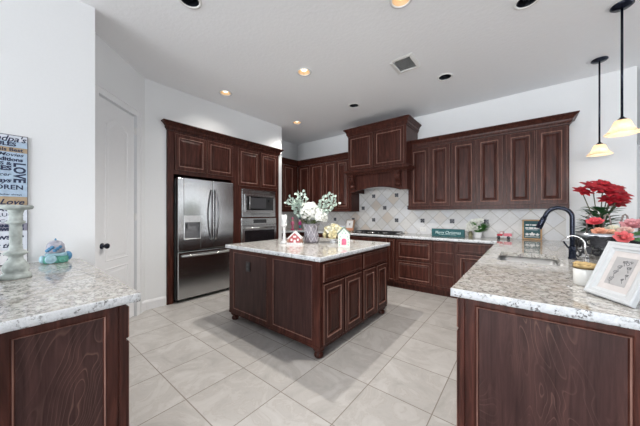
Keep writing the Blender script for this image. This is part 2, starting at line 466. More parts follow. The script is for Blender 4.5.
fl = MB(); fl.box(-4.9, XR + .15, YB - .15, YN + .15, -0.12, 0.0); structure('floor', fl, M_FLOOR)

# recessed downlights: ceiling is holed for them
CANS = [(-2.195, 2.41, 'lit', 'lit recessed downlight above the island end nearest the refrigerator wall'),
        (-3.497, 2.092, 'lit', 'lit recessed downlight in front of the refrigerator cabinet'),
        (-3.52, 3.659, 'lit', 'lit recessed downlight farthest back, by the wall corner past the oven'),
        (-0.811, 2.105, 'lit', 'big lit recessed downlight cut by the top of the photo, right of centre'),
        (-2.21, 0.99, 'dark', 'black recessed downlight cut by the top of the photo, nearest the pantry'),
        (0.02, 2.79, 'dark', 'black recessed downlight cut by the top of the photo, nearest the pendants'),
        (-0.818, 3.668, 'dark', 'small black recessed downlight right of the ceiling vent'),
        (-2.222, 3.681, 'dark', 'small black recessed downlight in front of the range hood')]
VENT = (-1.128, 3.05, 0.24, 0.30)
RC = 0.075
def circ(x, y, r, n=28): return [(x + r * math.cos(2*PI*i/n), y + r * math.sin(2*PI*i/n)) for i in range(n)]
ce = MB()
vx, vy, vw, vd = VENT
holes = [circ(x, y, RC) for x, y, _, _ in CANS] + [[(vx-vw/2+.02, vy-vd/2+.02), (vx+vw/2-.02, vy-vd/2+.02), (vx+vw/2-.02, vy+vd/2-.02), (vx-vw/2+.02, vy+vd/2-.02)]]
ce.fill([[(-4.9, YB-.15), (XR+.15, YB-.15), (XR+.15, YN+.15), (-4.9, YN+.15)]] + holes, ZC)
ce.box(-4.9, XR + .15, YB - .15, YN + .15, ZC + 0.22, ZC + 0.3)
for (a, b_, c_, d_) in ((-4.9, -4.88, YB-.15, YN+.15), (XR+.13, XR+.15, YB-.15, YN+.15), (-4.9, XR+.15, YB-.15, YB-.13), (-4.9, XR+.15, YN+.13, YN+.15)):
    ce.box(a, b_, c_, d_, ZC, ZC + .22)
structure('ceiling', ce, M_CEIL)

# refrigerator wall (x = XF) with the niche the tall cabinet fills, and its return
NY0, NY1, NZ = 1.452, 3.545, 2.50
w = MB()
w.box(XF - .1, XF, 1.188, NY0, 0, ZC); structure('wall_left', w, M_WALL)
w = MB(); w.box(XF - .1, XF, NY0, NY1, NZ, ZC); structure('wall_left_soffit', w, M_WALL)
w = MB(); w.box(XL2 - .12, XF, NY1 + .001, 3.65, 0, ZC); structure('wall_return', w, M_WALL)
w = MB(); w.box(XL2 - .12, XL2, 3.65, YW, 0, ZC); structure('wall_corner', w, M_WALL)
w = MB(); w.box(XL2 - .12, 1.08, YW, YW + .13, 0, ZC); structure('wall_back', w, M_WALL)
w = MB(); w.box(XS - .15, XS, YB, YS, 0, ZC); structure('wall_front_left', w, M_WALL)
# breakfast nook and living room beyond the frame, with window openings placed for the added fill
w = MB(); w.box(-1.0, XR + .15, YN, YN + .12, 0, ZC); w.box(-1.0, -.9, YW + .13, YN, 0, ZC); structure('wall_nook', w, M_WALL)
def holed(fm, a0, a1, ops, z0=.4, z1=2.7):
    w = MB()
    def bx(u0, u1, v0, v1):
        p = fm(u0, v0, 0); q = fm(u1, v1, .12); w.box(p[0], q[0], p[1], q[1], p[2], q[2])
    bx(a0, a1, 0, z0); bx(a0, a1, z1, ZC); x = a0
    for (c, wd) in ops:
        bx(x, c - wd/2, z0, z1); x = c + wd/2
    bx(x, a1, z0, z1); return w
structure('wall_right', holed(fxp(XR), YB, YN, [(3.2, 2.4), (6.55, .5), (7.35, .5), (8.4, .3)]), M_WALL)
structure('wall_rear', holed(lambda u, v, d: (u, YB - d, v), -3.1, XR, [(-1.4, 2.2), (1.4, 2.2)]), M_WALL)

# pantry wall: the 45 degree wall with a narrow door
PD = Vector((1, -1, 0)).normalized(); PN = Vector((1, 1, 0)).normalized(); P0 = Vector((XF, 1.188, 0))
def fp(s, z, d): p = P0 + PD * s + PN * d; return (p.x, p.y, z)
def pbox(mb, s0, s1, z0, z1, d0, d1, mi=0):
    v = [mb.bm.verts.new(fp(*q)) for q in ((s0,z0,d0),(s1,z0,d0),(s1,z0,d1),(s0,z0,d1),(s0,z1,d0),(s1,z1,d0),(s1,z1,d1),(s0,z1,d1))]
    for q in ((3,2,1,0),(4,5,6,7),(0,1,5,4),(1,2,6,5),(2,3,7,6),(3,0,4,7)): mb.bm.faces.new([v[i] for i in q]).material_index = mi
DS0, DS1, DZ = 0.205, 0.820, 2.505
w = MB(); pbox(w, 0, DS0 - .012, 0, ZC, -.1, 0); pbox(w, DS1 + .012, 1.20, 0, ZC, -.1, 0); pbox(w, DS0 - .012, DS1 + .012, DZ + .012, ZC, -.1, 0)
structure('wall_pantry', w, M_WALL)
w = MB()
for s0, s1, z0, z1 in ((DS0 - .105, DS0 - .012, 0, DZ + .10), (DS1 + .012, DS1 + .10, 0, DZ + .10), (DS0 - .012, DS1 + .012, DZ + .012, DZ + .10)):
    pbox(w, s0, s1, z0, z1, 0, .014)
pbox(w, DS0 - .105, DS0 - .085, 0, DZ + .10, .014, .022); pbox(w, DS0 - .085, DS1 + .10, DZ + .08, DZ + .10, .014, .022)
structure('trim_1', w, M_TRIM)
# the door leaf
dr = MB()
pbox(dr, DS0, DS1, 0.012, DZ, -.045, -.016)
def arch_panel(mb, s0, s1, z0, z1, rise):
    def outline(ins):
        n = 14; pts = [(s0 + ins, z0 + ins), (s1 - ins, z0 + ins)]
        for i in range(n + 1):
            t = i / n; s = s1 - ins - (s1 - s0 - 2*ins) * t
            q = min(1, max(0, (0.5 - abs(t - .5)) / .5)); e = (0 if q < .18 else math.sin((q - .18) / .82 * PI / 2)) * rise
            pts.append((s, z1 - ins + e))
        return pts
    prev = None
    for ins, d in ((0, -.0158), (.006, -.0125), (.014, -.0125), (.022, -.0185), (.030, -.0185), (.055, -.0135), (.056, -.0135)):
        r = [mb.bm.verts.new(fp(s, z, d)) for s, z in outline(ins)]
        if prev:
            for i in range(len(r)): mb.bm.faces.new((prev[i], prev[(i+1) % len(r)], r[(i+1) % len(r)], r[i]))
        prev = r
    mb.bm.faces.new(prev)
arch_panel(dr, DS0 + .115, DS1 - .115, 0.775, 2.27, 0.085)
arch_panel(dr, DS0 + .115, DS1 - .115, 0.20, 0.70, 0.0)
dobj = structure('door_1', dr, M_TRIM)
kn = MB(); K = Matrix(((PN.x, PD.x, 0), (PN.y, PD.y, 0), (0, 0, 1))) @ Matrix.Rotation(PI/2, 3, 'Y')
kc = fp(DS1 - .07, .953, -.016)
kn.lathe([(.031, 0), (.031, .006), (.013, .010), (.012, .034), (.026, .040), (.030, .052), (.024, .064), (.004, .068)], kc, 18, K)
structure('door_knob', kn, M_NAVY, dobj)
hg = MB()
for z in (.25, 1.25, 2.33): pbox(hg, DS0 - .012, DS0 + .004, z - .045, z + .045, -.018, .006)
structure('hinge', hg, M_WHITEPL, dobj)
# baseboards
bp_ = [(0, 0), (.014, 0), (.014, .10), (.009, .118), (.004, .128), (0, .13)]
w = MB(); q = fp(DS0 - .106, 0, 0); w.sweep([(q[0], q[1]), (XF, 1.188), (XF, 1.444)], bp_); structure('baseboard_left', w, M_TRIM)
w = MB(); w.sweep([(XS, YB), (XS, -0.4)], bp_); structure('baseboard_front_left', w, M_TRIM)

# ------------------------------------------------------------------ ceiling fittings
def can_light(x, y, kind, label, power=130):
    t = Thing('recessed_light', label, 'ceiling light', (x, y, ZC), 'recessed ceiling lights')
    r = MB(); r.lathe([(RC - .001, .012), (RC - .001, -.004), (RC + .006, -.008), (RC + .020, -.006), (RC + .022, 0)], (x, y, ZC), 28, cap=False)
    t.part('trim_ring', r, M_WHITE if kind == 'lit' else M_WHITEPL)
    if kind == 'lit':
        c = MB(); c.lathe([(RC - .002, .0), (RC - .006, .04), (RC - .02, .075), (.02, .10), (.001, .102)], (x, y, ZC), 28, cap=False)
        t.part('reflector', c, M_CANBAFF)
        b = MB(); b.lathe([(.001, .018), (.030, .020), (.040, .030), (.034, .055), (.016, .085)], (x, y, ZC), 20)
        t.part('bulb', b, M_BULB)
        ld = bpy.data.lights.new('downlight', 'SPOT'); ld.energy = power; ld.spot_size = 2.3; ld.spot_blend = .8; ld.color = (1, .95, .88); ld.shadow_soft_size = .05
        lo = bpy.data.objects.new('downlight', ld); C.objects.link(lo); lo.parent = t.o; lo.location = (0, 0, -.01)
    else:
        c = MB(); c.lathe([(RC - .002, .0), (RC - .01, .03), (RC - .02, .10), (.001, .102)], (x, y, ZC), 28, cap=False)
        t.part('baffle', c, M_BLACK)
        b = MB(); b.lathe([(.001, .012), (.030, .014), (.046, .030), (.05, .07)], (x, y, ZC), 20)
        t.part('eyeball', b, M_NAVY)
for i, a in enumerate(CANS): can_light(*a, power=(150, 16, 40, 140)[i] if i < 4 else 0)
t = Thing('ceiling_vent', 'white square slatted air vent in the ceiling', 'vent', (vx, vy, ZC))
f = MB()
_cz = [(0, ZC+.01), (0, ZC-.006), (.02, ZC-.008), (.045, ZC-.002), (.045, ZC)]
f.sweep([(vx-vw/2+.022, vy-vd/2+.022), (vx-vw/2+.022, vy+vd/2-.022), (vx+vw/2-.022, vy+vd/2-.022), (vx+vw/2-.022, vy-vd/2+.022), (vx-vw/2+.022, vy-vd/2+.022)][::-1], _cz)
t.part('frame', f, M_WHITEPL)
s = MB(); s.box(vx-vw/2+.025, vx+vw/2-.025, vy-vd/2+.025, vy+vd/2-.025, ZC+.03, ZC+.035); t.part('backing', s, col('vent_back', (.42, .43, .44)))
s = MB()
for i in range(11):
    y = vy - vd/2 + .040 + i * (vd - .08) / 10
    s.bm.faces.new([s.bm.verts.new(p) for p in ((vx-vw/2+.024, y-.012, ZC-.002), (vx+vw/2-.024, y-.012, ZC-.002), (vx+vw/2-.024, y+.012, ZC+.02), (vx-vw/2+.024, y+.012, ZC+.02))])
t.part('louvers', s, col('vent_grey', (.74, .75, .76)))

def pendant(x, y, label):
    t = Thing('pendant_lamp', label, 'pendant lamp', (x, y, 1.955), 'pendant lamps over the peninsula')
    m = MB(); m.lathe([(.070, 0), (.072, -.012), (.060, -.022), (.014, -.030), (.006, -.034)][::-1], (x, y, ZC), 28); t.part('canopy', m, M_NAVY)
    m = MB(); m.tube([(x, y, 2.12), (x, y, ZC - .028)], .0085, 10); t.part('rod', m, M_NAVY)
    m = MB(); m.lathe([(.033, 2.097), (.028, 2.112), (.016, 2.122), (.009, 2.136)], (x, y, 0), 24); t.part('shade_holder', m, M_NAVY)
    prof = [(.050, 2.128), (.068, 2.118), (.082, 2.09), (.092, 2.055), (.106, 2.022), (.130, 1.992), (.156, 1.972), (.160, 1.962), (.150, 1.958)]
    prof = [(r * .68, 2.045 + (z - 2.045) * .72) for r, z in prof]
    inn = [(r - .004, z - .003) for r, z in prof[:-1]][::-1]
    m = MB(); m.lathe(prof + inn, (x, y, 0), 36, cap=False); t.part('shade', m, M_SHADE)
    m = MB(); m.lathe([(.001, 2.015), (.016, 2.020), (.022, 2.04), (.018, 2.065), (.010, 2.09)], (x, y, 0), 16); t.part('bulb', m, M_BULB)
    ld = bpy.data.lights.new('pendant_glow', 'POINT'); ld.energy = 1.0; ld.color = (1, .86, .68); ld.shadow_soft_size = .035
    lo = bpy.data.objects.new('pendant_glow', ld); C.objects.link(lo); lo.parent = t.o; lo.location = (0, 0, .05)
pendant(.691, 4.387, 'smaller looking pendant lamp, the farther one, hanging by the end of the wall cabinets')
pendant(.663, 3.363, 'nearer pendant lamp with lit cream glass bell shade at right edge')

# ------------------------------------------------------------------ mouldings
def crown_prof(z0, z1, o):
    h = z1 - z0
    return [(0, z0), (.010, z0), (.012, z0 + .16*h), (.022, z0 + .20*h), (.028, z0 + .34*h), (.36*o, z0 + .48*h), (.62*o, z0 + .70*h), (.80*o, z0 + .82*h), (.94*o, z0 + .86*h), (o, z0 + .90*h), (o, z1), (0, z1)]

# ------------------------------------------------------------------ tall refrigerator and oven cabinet in its niche
FX = -3.93
t = Thing('tall_cabinet', 'tall dark cherry cabinet surrounding the refrigerator and wall ovens', 'cabinet', (FX, 2.5, 0))
b = MB(); XB = XF - .62
y0, y1 = NY0 + .003, NY1 - .003
b.box(XB, FX, y0, 1.535, 0, 2.492); b.box(XB, FX, 2.465, 2.655, 0, 2.492); b.box(XB, FX, 3.445, y1, 0, 2.492)
b.box(XB, FX, 1.535, 2.465, 1.865, 2.492); b.box(XB, FX, 2.655, 3.445, 1.74, 2.492)
b.box(XB, FX, 2.655, 3.445, 1.212, 1.228); b.box(XB, FX, 2.655, 3.445, 0.10, 0.50); b.box(XB, FX - .06, 2.655, 3.445, 0, 0.10)
b.box(XB - .01, XB, y0, y1, 0, 2.492)
t.part('body', b, M_WOOD)
for (a, c, z0, z1) in ((1.550, 2.012, 1.925, 2.450), (2.030, 2.480, 1.925, 2.450), (2.590, 3.040, 1.795, 2.450), (3.075, 3.490, 1.795, 2.450)):
    t.part('door', door(fxp(FX), a, c, z0, z1), WB)
for (a, c) in ((2.665, 3.435),):
    t.part('drawer', door(fxp(FX), a, c, .13, .47, RDRAWER), WB)
cr = MB(); cr.sweep([(XF, y0), (FX, y0), (FX, y1), (XF, y1)], crown_prof(2.478, 2.598, .075)); t.part('crown_molding', cr, M_WOOD)

# ------------------------------------------------------------------ refrigerator
RF = -3.845
t = Thing('refrigerator', 'stainless french door refrigerator with a water dispenser in the left door', 'refrigerator', (-4.2, 2.0, 0))
b = MB(); b.box(-4.53, -3.915, 1.548, 2.452, .045, 1.80, .006); b.box(-4.5, -3.93, 1.56, 2.44, .02, .05)
t.part('body', b, M_DSTEEL)
b = MB()
for x in (-3.96, -4.46):
    for y in (1.60, 2.40): b = MB(); b.lathe([(.018, 0), (.018, .03), (.012, .045)], (x, y, 0), 12); t.part('foot', b, M_BLACK)
dx0, dx1 = -3.910, RF
def fdoor(y0, y1, z0, z1): return MB().box(dx0, dx1, y0, y1, z0, z1, .010)
# left door with a recess for the dispenser
DY0, DY1, DZ0, DZ1 = 1.645, 1.885, .915, 1.262
m = MB(); m.box(dx0, dx1, 1.560, DY0, .752, 1.808, .006); m.box(dx0, dx1, DY1, 2.083, .752, 1.808, .006)
m.box(dx0, dx1, DY0, DY1, .752, DZ0); m.box(dx0, dx1, DY0, DY1, DZ1, 1.808); m.box(dx0, dx0 + .012, DY0, DY1, DZ0, DZ1)
ld_ = t.part('door', m, M_STEEL)
m = MB(); m.rings(fxp(dx1), DY0 - .002, DY1 + .002, DZ0 - .002, DZ1 + .002, [(0, 0), (0, .004), (.006, .005), (.010, .003), (.010, -.004)], back=False, fill=False)
m.box(dx1 - .03, dx1 + .006, DY0, DY1, 1.165, DZ1)
t.part('dispenser_panel', m, plain('dispenser_silver', (.62, .62, .63), .3, .7), ld_)
m = MB(); m.box(dx0 + .012, dx0 + .016, DY0 + .004, DY1 - .004, DZ0 + .004, 1.165); m.box(dx1 - .035, dx1 - .02, 1.70, 1.735, 1.07, 1.165, .004); m.box(dx0 + .016, dx1 - .004, DY0 + .006, DY1 - .006, DZ0 + .003, DZ0 + .012)
t.part('dispenser_recess', m, plain('dispenser_grey', (.20, .20, .21), .35, .5), ld_)
rd_ = t.part('door', fdoor(2.089, 2.447, .752, 1.808), M_STEEL)
m = MB(); m.box(dx1, dx1 + .003, 2.385, 2.425, 1.735, 1.755, .001); t.part('badge', m, M_CHROME, rd_)
def bow_handle(y, sgn, par):
    m = MB(); pts = []
    for i in range(17):
        u = i / 16; z = .885 + u * .775; e = math.sin(u * PI)
        pts.append((RF + .018 + .042 * e, y + sgn * .022 * e, z))
    pts = [(RF, y, .885)] + pts + [(RF, y, 1.66)]
    m.tube(pts, .013, 10); t.part('handle', m, M_DCHROME, par)
bow_handle(2.052, -1, ld_); bow_handle(2.120, 1, rd_)
fz = t.part('freezer_drawer', fdoor(1.560, 2.447, .055, .738), M_STEEL)
m = MB(); pts = [(RF, 1.62, .675)] + [(RF + .02 + .03 * math.sin(i/12*PI)**.5, 1.62 + i/12*.765, .675) for i in range(13)] + [(RF, 2.385, .675)]
m.tube(pts, .015, 10); t.part('handle', m, M_CHROME, fz)

# ------------------------------------------------------------------ microwave and wall oven
t = Thing('built_in_microwave', 'stainless built-in microwave oven set above the wall oven', 'microwave', (FX, 3.05, 1.23))
m = MB(); m.box(-4.4, FX + .001, 2.675, 3.425, 1.232, 1.735); m.box(FX + .001, FX + .018, 2.662, 3.438, 1.230, 1.737, .003); t.part('body', m, M_STEEL)
m = MB(); m.rings(fxp(FX + .018), 2.705, 3.395, 1.325, 1.640, [(0, 0), (0, .018), (.004, .022), (.045, .022), (.048, .018)])
dd = t.part('door', m, M_STEEL)
m = MB(); m.box(FX + .036, FX + .042, 2.735, 3.365, 1.355, 1.610, .002); t.part('window', m, M_BLACKGL, dd)
m = MB(); m.box(FX + .042, FX + .045, 2.800, 3.18, 1.385, 1.585, .001); t.part('window_mesh', m, plain('dark_screen', (.05, .05, .055), .3), dd)
m = MB(); m.tube([(FX + .04, 2.79, 1.37), (FX + .07, 2.79, 1.375), (FX + .07, 2.79, 1.595), (FX + .04, 2.79, 1.60)], .009, 8); t.part('handle', m, M_CHROME, dd)
for zs_ in ((1.262, 1.278, 1.294), (1.675, 1.690, 1.705)):
    m = MB()
    for z in zs_: m.box(FX + .018, FX + .021, 2.85, 3.30, z, z + .007)
    t.part('vent_slots', m, col('vent_shadow', (.12, .12, .12), .4, metal=.5))
t = Thing('wall_oven', 'stainless wall oven with black glass door behind the island corner', 'oven', (FX, 3.05, .5))
m = MB(); m.box(-4.45, FX + .001, 2.66, 3.44, .502, 1.208); m.box(FX + .001, FX + .016, 2.645, 3.452, .500, 1.211, .003); t.part('body', m, M_STEEL)
m = MB(); m.box(FX + .016, FX + .030, 2.650, 3.448, 1.09, 1.208, .004); cp = t.part('control_panel', m, M_STEEL)
m = MB(); m.box(FX + .030, FX + .033, 2.90, 3.20, 1.115, 1.185, .001); t.part('display', m, M_BLACKGL, cp)
m = MB(); m.box(FX + .016, FX + .040, 2.652, 3.446, .53, 1.078, .006); dd = t.part('door', m, M_STEEL)
m = MB(); m.box(FX + .040, FX + .043, 2.705, 3.393, .57, .985, .001); t.part('window', m, M_BLACKGL, dd)
m = MB(); m.tube([(FX + .04, 2.70, 1.03), (FX + .078, 2.70, 1.032), (FX + .085, 3.05, 1.032), (FX + .078, 3.40, 1.032), (FX + .04, 3.40, 1.03)], .013, 10); t.part('handle', m, M_CHROME, dd)

# ------------------------------------------------------------------ wall cabinets on the back wall
UY = 4.54          # carcass face; doors stand 20 mm proud
def upper(label, x0, x1, doors, zb=1.36, zt=2.435, xb0=None, xb1=None, group='dark wall cabinets'):
    t = Thing('wall_cabinet', label, 'wall cabinet', ((x0 + x1)/2, YW, zb), group)
    b = MB(); b.box(x0, x1, UY, YW - .002, zb + .05, zt); b.box(x0 - (xb0 or 0), x1 + (xb1 or 0), UY - .012, YW - .002, zb, zb + .05)
    t.part('body', b, M_WOOD)
    for a, c in doors: t.part('door', door(fyn(UY), a, c, zb + .064, zt - .012), WB)
    return t
upper('dark two-door wall cabinet next to the right side of the range hood', -1.615, -.926, [(-1.575, -1.262), (-1.246, -.940)])
upper('dark two-door wall cabinet, second along from the range hood to its right', -.926, -.222, [(-.908, -.580), (-.565, -.243)])
upper('dark two-door wall cabinet at the right end, above the framed green sign', -.222, .452, [(-.198, .114), (.128, .432)])
upper('dark two-door wall cabinet touching the left side of the range hood', -3.515, -2.80, [(-3.495, -3.185), (-3.17, -2.865)], zb=1.335)
t = upper('dark corner wall cabinet behind the eucalyptus, facing the peninsula', -4.334, -3.515, [(-4.285, -3.94), (-3.90, -3.535)], zb=1.335)
t = Thing('wall_cabinet', 'dark wall cabinet on the short corner wall just past the oven cabinet', 'wall cabinet', (XL2, 4.1, 1.335), 'dark wall cabinets')
b = MB(); b.box(XL2 + .002, -4.335, 3.655, UY - .0125, 1.385, 2.435); b.box(XL2 + .002, -4.323, 3.655, UY - .0125, 1.335, 1.385); t.part('body', b, M_WOOD)
for a, c in ((3.68, 4.02), (4.035, 4.38)): t.part('door', door(fxp(-4.335), a, c, 1.40, 2.423), WB)
t = Thing('crown_molding', 'long crown molding on the wall cabinets right of the range hood', 'molding', (-.5, YW, 2.435), 'crown moldings')
m = MB(); m.sweep([(-1.553, UY - .002), (.452, UY - .002), (.452, YW - .003)], crown_prof(2.437, 2.566, .085)); m.box(-1.553, .452, UY, YW - .003, 2.437, 2.45); t.part('molding', m, M_WOOD)
t = Thing('crown_molding', 'crown molding on the corner wall cabinets left of the range hood', 'molding', (-3.5, YW, 2.435), 'crown moldings')
m = MB(); m.sweep([(-4.333, 3.655), (-4.333, UY - .002), (-2.79, UY - .002)], crown_prof(2.437, 2.566, .085)); t.part('molding', m, M_WOOD)

# ------------------------------------------------------------------ range hood
HX0, HX1, HY = -2.715, -1.555, 4.27
HL = HX0 + .0
t = Thing('range_hood', 'dark cherry mantel range hood with corbels and arched valance', 'range hood', (-2.125, YW, 1.70))
b = MB(); b.box(HX0, HX1, HY, YW - .002, 2.13, 2.83); t.part('body', b, M_WOOD)
for a, c in ((-2.690, -2.175), (-2.145, -1.59)): t.part('door', door(fyn(HY), a, c, 2.150, 2.790), WB)
m = MB(); m.sweep([(HX0, YW - .003), (HX0, HY), (HX1, HY), (HX1, YW - .003)], crown_prof(2.80, 2.935, .072)); m.box(HX0, HX1, HY, YW - .003, 2.84, 2.86); t.part('crown_molding', m, M_WOOD)
m = MB(); m.sweep([(HX0, YW - .003), (HX0, HY), (HX1, HY), (HX1, YW - .003)], [(0, 2.03), (.012, 2.03), (.02, 2.05), (.04, 2.068), (.055, 2.08), (.062, 2.085), (.062, 2.118), (.05, 2.128), (0, 2.13)])
m.box(HX0, HX1, HY, YW - .003, 2.04, 2.12); t.part('mantel_shelf', m, M_WOOD)
m = MB(); n = 20; x0, x1 = HX0 + .02, HX1 - .005
prof = [(x0, 2.04), (x0, 1.712), (x0 + .13, 1.712)] + [(x0 + .13 + (x1 - x0 - .26) * i / n, 1.722 + .062 * math.sin(PI * i / n)) for i in range(n + 1)] + [(x1 - .13, 1.712), (x1, 1.712), (x1, 2.04)]
m.prism(prof, HY + .045, HY + .07, lambda p, z: (p[0], z, p[1]))
m.prism([(p[0], p[1] + .006 if p[1] < 2 else p[1]) for p in [(x0 + .14, 1.715)] + prof[3:-3] + [(x1 - .14, 1.715), (x1 - .14, 1.745)] + [(q[0], q[1] + .03) for q in prof[3:-3][::-1]] + [(x0 + .14, 1.745)]][1:-1], HY + .036, HY + .046, lambda p, z: (p[0], z, p[1]))
m.box(x0, x0 + .025, HY + .07, YW - .003, 1.712, 2.04); m.box(x1 - .025, x1, HY + .07, YW - .003, 1.712, 2.04)
t.part('valance', m, M_WOOD)
m = MB(); m.box(x0 + .03, x1 - .03, HY + .09, YW - .02, 1.80, 1.83); t.part('filter_panel', m, M_SINK)
for cx in (x0 + .085, x1 - .14):
    m = MB()
    pr_ = [(0, 2.035), (-.105, 2.035), (-.108, 2.0), (-.092, 1.97), (-.105, 1.945), (-.098, 1.91), (-.072, 1.88), (-.045, 1.86), (-.038, 1.84), (-.050, 1.82), (-.048, 1.79), (-.02, 1.765), (0, 1.76)]
    m.prism(pr_, cx - .042, cx + .042, lambda p, z: (z, HY + .05 + p[0], p[1]))
    for zz, yy, rr in ((1.955, -.088, .026), (1.805, -.036, .018)):
        m.lathe([(rr*.4, -.048), (rr, -.048), (rr, .048), (rr*.4, .048)], (cx, HY + .05 + yy, zz), 14, Matrix.Rotation(PI/2, 3, 'Y'))
    m.tube([(cx, HY + .05 - .10 + .0, 2.02), (cx, HY - .052, 1.99), (cx, HY - .04, 1.90), (cx, HY + .005, 1.855)], .010, 8)
    t.part('corbel', m, M_WOOD)

# ------------------------------------------------------------------ base cabinets on the back wall
BY = 4.265; KZ = .10
def base_unit(label, x0, x1, fronts, y1=None):
    t = Thing('base_cabinet', label, 'base cabinet', ((x0 + x1)/2, YW, 0), 'dark base cabinets along the back wall')
    b = MB(); b.box(x0, x1, BY, YW - .002, KZ, CB - .0005); b.box(x0, x1, BY + .055, YW - .002, 0, KZ); t.part('body', b, M_WOOD)
    for kind, a, c, z0, z1, rg in fronts: t.part(kind, door(fyn(BY), a, c, z0, z1, rg), WB)
base_unit('dark base cabinet in the far corner, behind the vase on the island', -4.015, -2.70, [('door', -3.9, -3.32, .13, .66, RAISED), ('door', -3.30, -2.72, .13, .66, RAISED), ('drawer', -3.9, -3.32, .68, .85, DRAWER), ('drawer', -3.30, -2.72, .68, .85, DRAWER)])
base_unit('dark base cabinet under the cooktop, mostly behind the island', -2.70, -1.885, [('drawer', -2.68, -1.90, .68, .85, DRAWER), ('door', -2.68, -2.30, .13, .66, RAISED), ('door', -2.285, -1.90, .13, .66, RAISED)])
base_unit('narrow dark pull-out base cabinet just right of the island edge', -1.885, -1.735, [('door', -1.868, -1.752, .13, .85, RAISED)])
base_unit('dark base cabinet with two deep paneled drawers', -1.735, -1.122, [('drawer', -1.712, -1.140, .516, .842, RDRAWER), ('drawer', -1.712, -1.140, .155, .496, RDRAWER)])
base_unit('dark base cabinet with a stack of four plain drawers', -1.122, -.808, [('drawer', -1.104, -.826, .702, .846, DRAWER), ('drawer', -1.104, -.826, .533, .692, DRAWER), ('drawer', -1.104, -.826, .345, .523, DRAWER), ('drawer', -1.104, -.826, .155, .335, DRAWER)])
base_unit('dark base cabinet with one drawer over a door, beside the inner corner', -.808, -.264, [('drawer', -.786, -.30, .712, .846, DRAWER), ('door', -.786, -.30, .155, .684, RAISED)])
t = Thing('base_cabinet', 'dark base cabinet on the short wall beyond the oven, behind candlestick', 'base cabinet', (XL2, 4.0, 0))
b = MB(); b.box(XL2 + .002, -4.06, 3.655, BY - .005, KZ, CB - .0005); b.box(XL2 + .002, -4.12, 3.655, BY - .005, 0, KZ); t.part('body', b, M_WOOD)
t.part('drawer', door(fxp(-4.06), 3.67, 4.20, .68, .85, DRAWER), WB); t.part('door', door(fxp(-4.06), 3.67, 4.20, .13, .66), WB)

# ------------------------------------------------------------------ right peninsula
PX0, PX1, PY0 = -.255, .385, 1.455
t = Thing('peninsula_cabinet', 'dark cherry sink peninsula with a figured end panel at lower right', 'base cabinet', (.07, 2.9, 0))
b = MB()
b.box(PX0, PX1, PY0 + .012, 2.44, KZ, CB - .0005); b.box(PX0, PX1, 3.24, BY - .001, KZ, CB - .0005)
b.box(PX0, PX1, 2.44, 3.24, KZ, .60); b.box(PX0, PX0 + .02, 2.44, 3.24, .60, CB - .0005); b.box(PX1 - .02, PX1, 2.44, 3.24, .60, CB - .0005)
b.box(PX0 + .06, PX1, PY0 + .012, BY - .001, 0, KZ)
b.box(-.262, .99, BY, YW - .002, 0, CB - .0005)
t.part('body', b, M_WOOD)
b = MB(); b.box(.40, .52, 1.56, BY, 0, CB - .0005); t.part('bar_support', b, M_WOOD)
fm = fyn(PY0 + .012)
m = MB(); m.rings(fm, PX0 - .002, PX0 + .022, 0.0, CB - .001, [(0, 0), (0, .006), (.003, .009), (.006, .009)]); m.box(PX0 + .03, .452, PY0, PY0 + .012, 0, .115); m.box(PX0 + .024, PX0 + .03, PY0 + .004, PY0 + .012, 0, CB - .001); m.box(.386, .452, PY0, PY0 + .1, .115, CB - .001)
m.box(PX0 + .03, -.190, PY0, PY0 + .012, .115, CB - .001); m.box(.320, .386, PY0, PY0 + .012, .115, CB - .001); m.box(-.190, .320, PY0, PY0 + .012, .842, CB - .001)
m.rings(fm, -.190, .320, .115, .842, [(0, .012), (.004, .010), (.008, .013), (.013, .009), (.018, .0005)], back=False, bead=(2,))
t.part('end_frame', m, WB)
m = MB(); m.rings(fm, -.178, .308, .127, .830, [(0, .0003), (0, .002), (.001, .002)]); t.part('end_panel', m, M_PLY)
ys = [1.475, 1.93, 2.40, 2.83, 3.27, 3.74, 4.20]
for a, c in zip(ys, ys[1:]):
    t.part('drawer', door(fxn(PX0), a + .006, c - .006, .700, .850, DRAWER), WB)
    t.part('door', door(fxn(PX0), a + .006, c - .006, .130, .684), WB)

